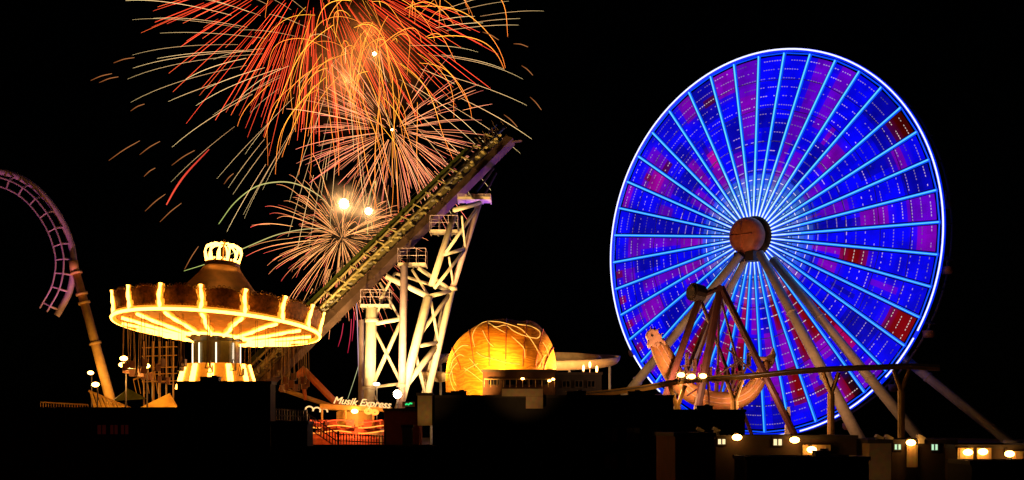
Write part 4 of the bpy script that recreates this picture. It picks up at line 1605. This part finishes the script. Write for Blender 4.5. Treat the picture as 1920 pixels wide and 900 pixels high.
c1, c2, c3, c4 = W(250, 770, 123), W(336, 772, 123), W(336, 766, 131), W(262, 764, 131)
for q in ((c1, c2), (c2, c3), (c3, c4), (c4, c1)):
    patch((q[0], q[1], ap, ap))
part('canvas', mb, M['tent_plain'], te, True)
mb = MB()
for q in (c1, c2, c3, c4):
    mb.tube([V((q.x, q.y, DECK)), q], 0.07, 6)
mb.tube([V((ap.x, ap.y, DECK)), ap], 0.09, 6)
part('pole', mb, M['steel'], te)
te2 = thing('marquee', 'dim green grey marquee roof between the awning and the tent', 'marquee', W(240, 775, 129))
mb = MB()
ap = W(240, 728, 132)
c1, c2, c3, c4 = W(212, 752, 129), W(276, 748, 129), W(276, 748, 136), W(212, 750, 136)
for q in ((c1, c2), (c2, c3), (c3, c4), (c4, c1)):
    patch((q[0], q[1], ap, ap))
part('canvas', mb, M['green_steel'], te2, True)
mb = MB()
for q in (c1, c2, c3, c4):
    mb.tube([V((q.x, q.y, DECK)), q], 0.08, 6)
part('pole', mb, M['steel'], te2)


def street_lamp(px, globes, d, label):
    gx, gy = globes[0]
    q = W(px, gy, d)
    o = thing('street_lamp', label, 'street lamp', V((q.x, q.y, DECK)), 'globe street lamps at the left')
    mb = MB()
    mb.tube([V((q.x, q.y, DECK)), q], [0.1, 0.06], 8)
    mb.tube([V((q.x, q.y, DECK)), V((q.x, q.y, DECK + 0.5))], 0.18, 8)
    for x, y in globes:
        mb.tube([W(px, gy + 3, d), W(x, y, d) + V((0, 0, -0.2))], 0.04, 5)
    part('post', mb, M['dark_steel'], o)
    for x, y in globes:
        mb = MB(); mb.ball(W(x, y, d), 0.26, 12, 8, (1.3, 1, 0.8))
        part('globe', mb, M['lamp_warm'], o, True)


street_lamp(236, [(232, 672), (230, 684)], 119, 'street lamp with two stacked globes beside the leaning column')
street_lamp(276, [(274, 686)], 121, 'street lamp with a single globe under the swing carousel')
street_lamp(183, [(179, 721)], 121, 'low street lamp globe above the striped awning')
street_lamp(172, [(170, 699)], 150, 'faint small street lamp higher left of the striped awning')
# queue frame under the carousel
qf = thing('queue_shelter', 'tall steel queue frame with rails below the swing carousel canopy', 'shelter', W(300, 780, 134))
for x in (270, 287, 299, 312, 325):
    mb = MB(); a = W(x, 640, 134); mb.tube([V((a.x, a.y, DECK)), a], 0.12 if x in (299, 287) else 0.07, 6)
    part('post', mb, M['yellow_steel'], qf)
mb = MB()
for y in (652, 668, 690, 702, 716):
    mb.bar(W(266, y, 134), W(332, y - 2, 134), 0.06, 0.08)
mb.bar(W(250, 712, 133), W(296, 694, 133), 0.1, 0.14)
for i in range(6):
    mb.bar(W(250 + 8 * i, 712 - 3 * i, 133), W(256 + 8 * i, 738, 133), 0.06)
part('rail', mb, M['yellow_steel'], qf)
# far left deck edge lights
el = thing('deck_rail', 'dim lit deck railing left of the striped awning', 'railing', W(120, 772, 130))
mb = MB()
mb.bar(W(76, 754, 130), W(165, 759, 130), 0.1, 0.12)
for i in range(19):
    x = 76 + 89 * i / 18; y = 754 + 5 * i / 18
    mb.tube([W(x, y, 130), W(x, y + 14, 130)], 0.035, 4)
part('rail', mb, M['yellow_steel'], el)

# ================================================================== fireworks
FW = 460.0


def trail(mb, pts, rad, colf, sides=4):
    n = len(pts)
    rr = [rad * (0.35 + 0.65 * math.sin(math.pi * min(1.0, 0.12 + 0.8 * i / (n - 1)))) for i in range(n)]
    mb.tube(pts, rr, sides, cols=[colf(i / (n - 1)) for i in range(n)], cap=False)


def burst(label, cx, cy, d, rpx, n, colf, t0=(0.1, 0.3), t1=(0.8, 1.0), drag=1.6, grav=0.12, wpx=1.3, seed=1, low=-1.0, high=1.0, az=None, wig=0.0, speed=(0.85, 1.0), segs=14, bright=(0.5, 1.1), jit=0.0):
    rg = random.Random(seed)
    c = W(cx, cy, d)
    Rm = rpx / F * d
    o = thing('firework_burst', label, 'firework', c, 'firework bursts in the night sky')
    rest = MB()
    wpx *= 0.62
    made = 0
    while made < n:
        z = rg.uniform(-1, 1)
        a = rg.uniform(0, 2 * math.pi)
        s = math.sqrt(1 - z * z)
        dr = V((s * math.cos(a), s * math.sin(a), z))
        if not (low <= z <= high):
            continue
        if az and not az(dr, rg):
            continue
        sp_ = rg.uniform(*speed)
        ta, tb = rg.uniform(*t0), rg.uniform(*t1)
        br = rg.uniform(*bright)
        jv = V((rg.uniform(-1, 1), rg.uniform(-1, 1), rg.uniform(-1, 1))) * (jit * Rm)
        w1, w2, p1 = rg.uniform(-1, 1), rg.uniform(-1, 1), rg.uniform(0, 6)
        pts = []
        for i in range(segs):
            t = ta + (tb - ta) * i / (segs - 1)
            e = (1 - math.exp(-drag * t)) / (1 - math.exp(-drag))
            p = c + jv + dr * (Rm * sp_ * e) - Z * (grav * Rm * t * t)
            if wig:
                p += V((w1, 0, w2)) * (wig * Rm * math.sin(t * 7 + p1) * t)
            pts.append(p)
        hue = rg.random()
        col = lambda f, br=br, hue=hue: tuple(x * br * 2.3 for x in colf(f, hue))
        wr_ = wpx * rg.uniform(0.6, 1.15) / F * d / 2
        if made < 90:
            mb = MB(); trail(mb, pts, wr_, col)
            part('spark_trail', mb, M['spark'], o)
        else:
            trail(rest, pts, wr_, col)
        made += 1
    if rest.v:
        q = part('spark_shower', rest, M['spark'], o)
        q['kind'] = 'stuff'
    return o


burst('huge red firework burst of straight streaks at the top of the picture', 592, -75, FW + 40, 385, 215,
      lambda f, h: mix((0.7, 0.035, 0.01), (1.15, 0.075 + 0.08 * h, 0.035), f), (0.28, 0.55), (0.62, 1.0), 0.5, 0.015, 1.8, 21, low=-1, high=-0.1, speed=(0.8, 1.08))
burst('wide cream firework burst with long thin drooping streaks', 648, 95, FW, 425, 80,
      lambda f, h: mix((1.0, 0.5, 0.2), (0.85, 0.62, 0.26), f), (0.25, 0.5), (0.7, 1.0), 1.2, 0.11, 1.1, 8, low=-0.85, high=0.5)
burst('orange firework burst of curling wavering streaks over the cream one', 692, 60, FW + 10, 205, 105,
      lambda f, h: mix((1.2, 0.34 + 0.25 * h, 0.04), (1.1, 0.22, 0.03), f), (0.05, 0.4), (0.75, 1.1), 1.8, 0.6, 1.5, 33, wig=0.05, bright=(0.7, 1.25), jit=0.45)
burst('peach firework burst with a dark centre beside the coaster lift top', 737, 246, FW - 30, 215, 230,
      lambda f, h: mix((1.2, 0.5 - 0.2 * h, 0.2 - 0.1 * h), (0.95, 0.34 - 0.2 * h, 0.15), f), (0.05, 0.5), (0.6, 1.0), 1.3, 0.07, 1.3, 14, low=-1, high=0.7, speed=(0.6, 1.05), bright=(0.35, 1.1))
burst('lowest small peach firework burst with pink tips behind the coaster lift', 640, 446, FW - 60, 182, 290,
      lambda f, h: mix((1.1, 0.44, 0.13), (0.95, 0.25 if h > 0.4 else 0.04, 0.1 if h > 0.4 else 0.06), max(0, f * 1.3 - 0.3)), (0.0, 0.55), (0.45, 1.0), 1.6, 0.17, 1.15, 5, speed=(0.5, 1.08), bright=(0.4, 1.15), wig=0.012)


def streak(name, label, cat, px, wpx, c0, c1, d=FW, group=None):
    pts = spline([W(x, y, d) for x, y in px], 6)
    mb = MB()
    trail(mb, pts, wpx / F * d / 2, lambda f: mix(c0, c1, f))
    return solo(name, mb, M['spark'], label, cat, pts[len(pts) // 2], group)


streak('firework_comet', 'single thick red comet streak above the swing carousel', 'firework', [(312, 384), (330, 352), (352, 322), (392, 280)], 3.4, (1.1, 0.1, 0.05), (0.7, 0.05, 0.03))
G1, G2 = (0.5, 0.62, 0.16), (0.9, 0.62, 0.25)
streak('firework_comet', 'pale green comet arching over the lowest burst', 'firework', [(410, 420), (440, 380), (480, 350), (525, 341), (562, 347), (600, 368), (625, 395)], 2.0, G1, G2)
streak('firework_comet', 'pale green comet arching left of the lowest burst', 'firework', [(345, 508), (400, 490), (470, 460), (520, 440), (570, 430), (610, 428)], 1.6, G1, G2)
streak('firework_comet', 'short green comet hooking beside the second flash', 'firework', [(690, 385), (695, 360), (703, 340), (705, 350), (700, 375)], 2.0, G1, G2)
streak('firework_comet', 'small green hook comet below the second flash', 'firework', [(689, 440), (690, 420), (696, 417), (698, 432)], 2.0, G1, G2)
streak('rocket_trail', 'thin mauve rocket trail climbing behind the music sign', 'firework', [(673, 742), (672, 680), (670, 600), (668, 560)], 1.5, (0.45, 0.3, 0.45), (0.8, 0.5, 0.6), FW - 60)
streak('rocket_trail', 'thin greenish rocket trail slanting beside the white tower column', 'firework', [(652, 748), (668, 700), (682, 650), (694, 590)], 1.3, (0.4, 0.4, 0.2), (0.5, 0.5, 0.25), FW - 60)
for i, px in enumerate([[(634, 650), (640, 630), (644, 606)], [(652, 662), (657, 630), (659, 598)], [(660, 640), (663, 610), (664, 582)]]):
    streak('falling_spark', ['short crimson spark falling below the lift, leftmost', 'crimson spark falling below the lift, longest and lowest', 'crimson spark falling below the lift, rightmost'][i], 'spark', px, 1.6, (0.4, 0.01, 0.04), (0.7, 0.05, 0.1), FW - 60)
emb = [((170, 151), (210, 138)), ((186, 155), (222, 144)), ((213, 118), (252, 108)), ((245, 208), (271, 195)), ((204, 301), (262, 264)), ((262, 290), (300, 265)),
       ((270, 331), (291, 315)), ((272, 396), (310, 364)), ((300, 416), (340, 381)), ((322, 310), (365, 282)), ((420, 345), (438, 325)), ((346, 505), (372, 462)),
       ((963, 82), (990, 88)), ((978, 123), (999, 141)), ((994, 182), (1015, 206)), ((945, 215), (970, 238)), ((905, 60), (935, 75))]
for i, (a, b) in enumerate(emb):
    m = ((a[0] + b[0]) / 2, (a[1] + b[1]) / 2 - 2)
    left = a[0] < 700
    streak('ember', 'faint orange ember streak drifting left of the bursts' if left else 'faint orange ember streak drifting right of the bursts', 'ember', [a, m, b], 1.5,
           (0.28, 0.08, 0.02), (0.6, 0.22, 0.07), FW, 'embers drifting left of the bursts' if left else 'embers drifting right of the bursts')
for px, py, r, lb in ((645, 382, 8.5, 'larger white hot shell flash in the lowest burst'), (691, 396, 6, 'second white hot shell flash nearer the coaster lift'),
                      (735, 243, 1.6, 'tiny shell flash at the dark centre of the peach burst'), (702, 101, 3.0, 'golden shell flash within the orange curls')):
    mb = MB(); q = W(px, py, FW - 70); mb.ball(q, r / F * (FW - 70), 16, 10)
    solo('shell_flash', mb, M['flash'], lb, 'firework', q, smooth=True)

# smoke of the fireworks, lit by the shells
def smoke(px, py, d, rx, rz, dens, seed):
    q = W(px, py, d)
    mb = MB(); mb.ball(V((0, 0, 0)), 1.0, 20, 12)
    m = bpy.data.materials.new('firework_smoke'); m.use_nodes = True
    nt = m.node_tree; nt.nodes.clear()
    out = nt.nodes.new('ShaderNodeOutputMaterial')
    pv = nt.nodes.new('ShaderNodeVolumePrincipled')
    pv.inputs['Color'].default_value = (0.75, 0.6, 0.5, 1)
    tc = nt.nodes.new('ShaderNodeTexCoord')
    n = nt.nodes.new('ShaderNodeTexNoise'); n.inputs['Scale'].default_value = 2.2; n.inputs['Detail'].default_value = 3
    mp = nt.nodes.new('ShaderNodeMapping'); mp.inputs['Location'].default_value = (seed, seed * 2, 0)
    nt.links.new(tc.outputs['Object'], mp.inputs['Vector']); nt.links.new(mp.outputs['Vector'], n.inputs['Vector'])
    ln = nt.nodes.new('ShaderNodeVectorMath'); ln.operation = 'LENGTH'
    nt.links.new(tc.outputs['Object'], ln.inputs[0])
    fall = nt.nodes.new('ShaderNodeMapRange'); fall.inputs['From Min'].default_value = 1.0; fall.inputs['From Max'].default_value = 0.2
    fall.interpolation_type = 'SMOOTHSTEP'
    nt.links.new(ln.outputs['Value'], fall.inputs['Value'])
    nr = nt.nodes.new('ShaderNodeMapRange'); nr.inputs['From Min'].default_value = 0.4; nr.inputs['From Max'].default_value = 0.7
    nt.links.new(n.outputs['Fac'], nr.inputs['Value'])
    mu = nt.nodes.new('ShaderNodeMath'); mu.operation = 'MULTIPLY'
    nt.links.new(fall.outputs['Result'], mu.inputs[0]); nt.links.new(nr.outputs['Result'], mu.inputs[1])
    mu2 = nt.nodes.new('ShaderNodeMath'); mu2.operation = 'MULTIPLY'; mu2.inputs[1].default_value = dens
    nt.links.new(mu.outputs['Value'], mu2.inputs[0]); nt.links.new(mu2.outputs['Value'], pv.inputs['Density'])
    nt.links.new(pv.outputs['Volume'], out.inputs['Volume'])
    o = bpy.data.objects.new('smoke', mb.mesh('smoke', m)); COL.objects.link(o)
    o.location = q; o.scale = (rx / F * d, 0.8 * rx / F * d, rz / F * d)
    return tag(o, 'faint warm smoke drifting round the firework bursts', 'smoke', 'smoke of the fireworks', 'stuff')


smoke(670, 130, FW, 170, 150, 0.02, 3)
smoke(660, 410, FW - 70, 120, 100, 0.016, 9)
for px, py, r, dn in ((645, 382, 50, 0.16), (691, 396, 40, 0.16), (702, 101, 34, 0.12)):
    smoke(px, py, FW - 70, r, r, dn, px * 0.1)  # dense puffs added round the flashes to give them halos
lamp('shell_light', 'POINT', W(650, 150, FW), 22000, (1.0, 0.34, 0.1), 1.0)
lamp('shell_light', 'POINT', W(700, 60, FW), 25000, (1.0, 0.3, 0.06), 1.0)

# ================================================================== lamps of the place, and unseen spots added as fill
q = W(745, 739, 137)
lamp('flood_light', 'SPOT', q + V((0.3, -0.6, 0.2)), 17000, (1.0, 0.68, 0.27), 0.3, W(775, 560, LD), 120, 0.6)
lamp('flood_light', 'SPOT', W(660, 775, 136), 6000, (1.0, 0.62, 0.22), 0.3, W(760, 480, LD), 80, 0.6)
lamp('lift_light', 'SPOT', W(600, 742, 119), 95000, (1.0, 0.62, 0.2), 0.4, W(770, 440, LD), 60, 0.8)
lamp('wheel_light', 'SPOT', W(1310, 778, 143), 7000, (1.0, 0.5, 0.24), 0.4, W(1400, 540, 165), 90, 0.8)
lamp('wheel_light', 'SPOT', W(1500, 790, 143), 3300, (1.0, 0.5, 0.24), 0.4, W(1500, 600, 160), 110, 0.8)
lamp('violet_light', 'SPOT', W(1010, 735, 150), 40000, (0.3, 0.08, 1.0), 0.4, W(915, 330, 157), 44, 0.7)
lamp('loop_light', 'SPOT', W(90, 765, 140), 9500, (0.7, 0.14, 0.8), 0.3, W(95, 425, CD), 34, 0.5)
lamp('loop_light', 'SPOT', W(120, 765, 139), 5500, (1.0, 0.4, 0.12), 0.3, W(80, 430, CD), 36, 0.5)
lamp('street_light', 'POINT', W(246, 712, 118), 800, (1.0, 0.55, 0.12), 0.2)
lamp('column_light', 'POINT', W(182, 728, 145), 2600, (1.0, 0.5, 0.12), 0.2)
lamp('dome_fill', 'POINT', W(945, 690, DD - 7.4), 1500, (1.0, 0.55, 0.1), 0.3)
lamp('dome_fill', 'SPOT', W(850, 738, DD - 19), 26000, (1.0, 0.44, 0.08), 0.4, W(935, 660, DD), 60, 0.8)  # unseen spot added to brighten the dome evenly
lamp('fill_spot', 'SPOT', W(976, 800, 103.5), 330, (1.0, 0.52, 0.16), 0.1, W(980, 725, 107.3), 75, 1.0)  # unseen spots added to brighten hoarding, tan hut and stair tower
lamp('fill_spot', 'SPOT', W(798, 830, 103), 240, (1.0, 0.52, 0.16), 0.1, W(797, 750, 106.5), 60, 1.0)
lamp('fill_spot', 'SPOT', W(1652, 905, 72.5), 55, (1.0, 0.5, 0.18), 0.1, W(1652, 850, 76.5), 50)
lamp('music_light', 'POINT', W(665, 781, XD - 3.2), 900, (1.0, 0.4, 0.12), 0.2)
lamp('monorail_light', 'POINT', W(1262, 712, PD - 5), 2000, (1.0, 0.47, 0.24), 0.2)
lamp('monorail_light', 'POINT', W(1296, 692, MD - 2.2), 420, (1.0, 0.5, 0.16), 0.2)
lamp('ship_light', 'POINT', W(1420, 745, PD - 5), 900, (1.0, 0.5, 0.26), 0.2)

# ================================================================== sky, moonlight, camera
w = bpy.data.worlds.new('World')
scene.world = w
w.use_nodes = True
nt = w.node_tree
bg = nt.nodes['Background']
sky = nt.nodes.new('ShaderNodeTexSky')
sky.sky_type = 'NISHITA'
sky.sun_disc = False
sky.sun_elevation = R(12)
sky.sun_rotation = R(200)
nt.links.new(sky.outputs['Color'], bg.inputs['Color'])
bg.inputs['Strength'].default_value = 0.00003
sun = bpy.data.lights.new('moon', 'SUN')
sun.energy = 0.002
sun.angle = R(0.5)
so = bpy.data.objects.new('moon', sun)
so.rotation_euler = (R(78), 0, R(20))
COL.objects.link(so)

cam = bpy.data.cameras.new('Camera')
cam.sensor_width = 36
cam.lens = 36 * F / 1920
cam.shift_y = (HY - 450) / 1920
cam.clip_end = 20000
cam.clip_start = 0.5
co = bpy.data.objects.new('Camera', cam)
co.location = (0, 0, CAMZ)
co.rotation_euler = (R(90), 0, 0)
COL.objects.link(co)
scene.camera = co

scene.view_settings.view_transform = 'Standard'
scene.view_settings.look = 'None'
scene.view_settings.exposure = 0
scene.view_settings.gamma = 1
scene.cycles.use_denoising = True
scene.cycles.max_bounces = 4
scene.cycles.diffuse_bounces = 2
scene.cycles.glossy_bounces = 2
scene.cycles.volume_bounces = 0
scene.cycles.volume_step_rate = 2.0
scene.cycles.sample_clamp_indirect = 3.0
scene.cycles.use_light_tree = True
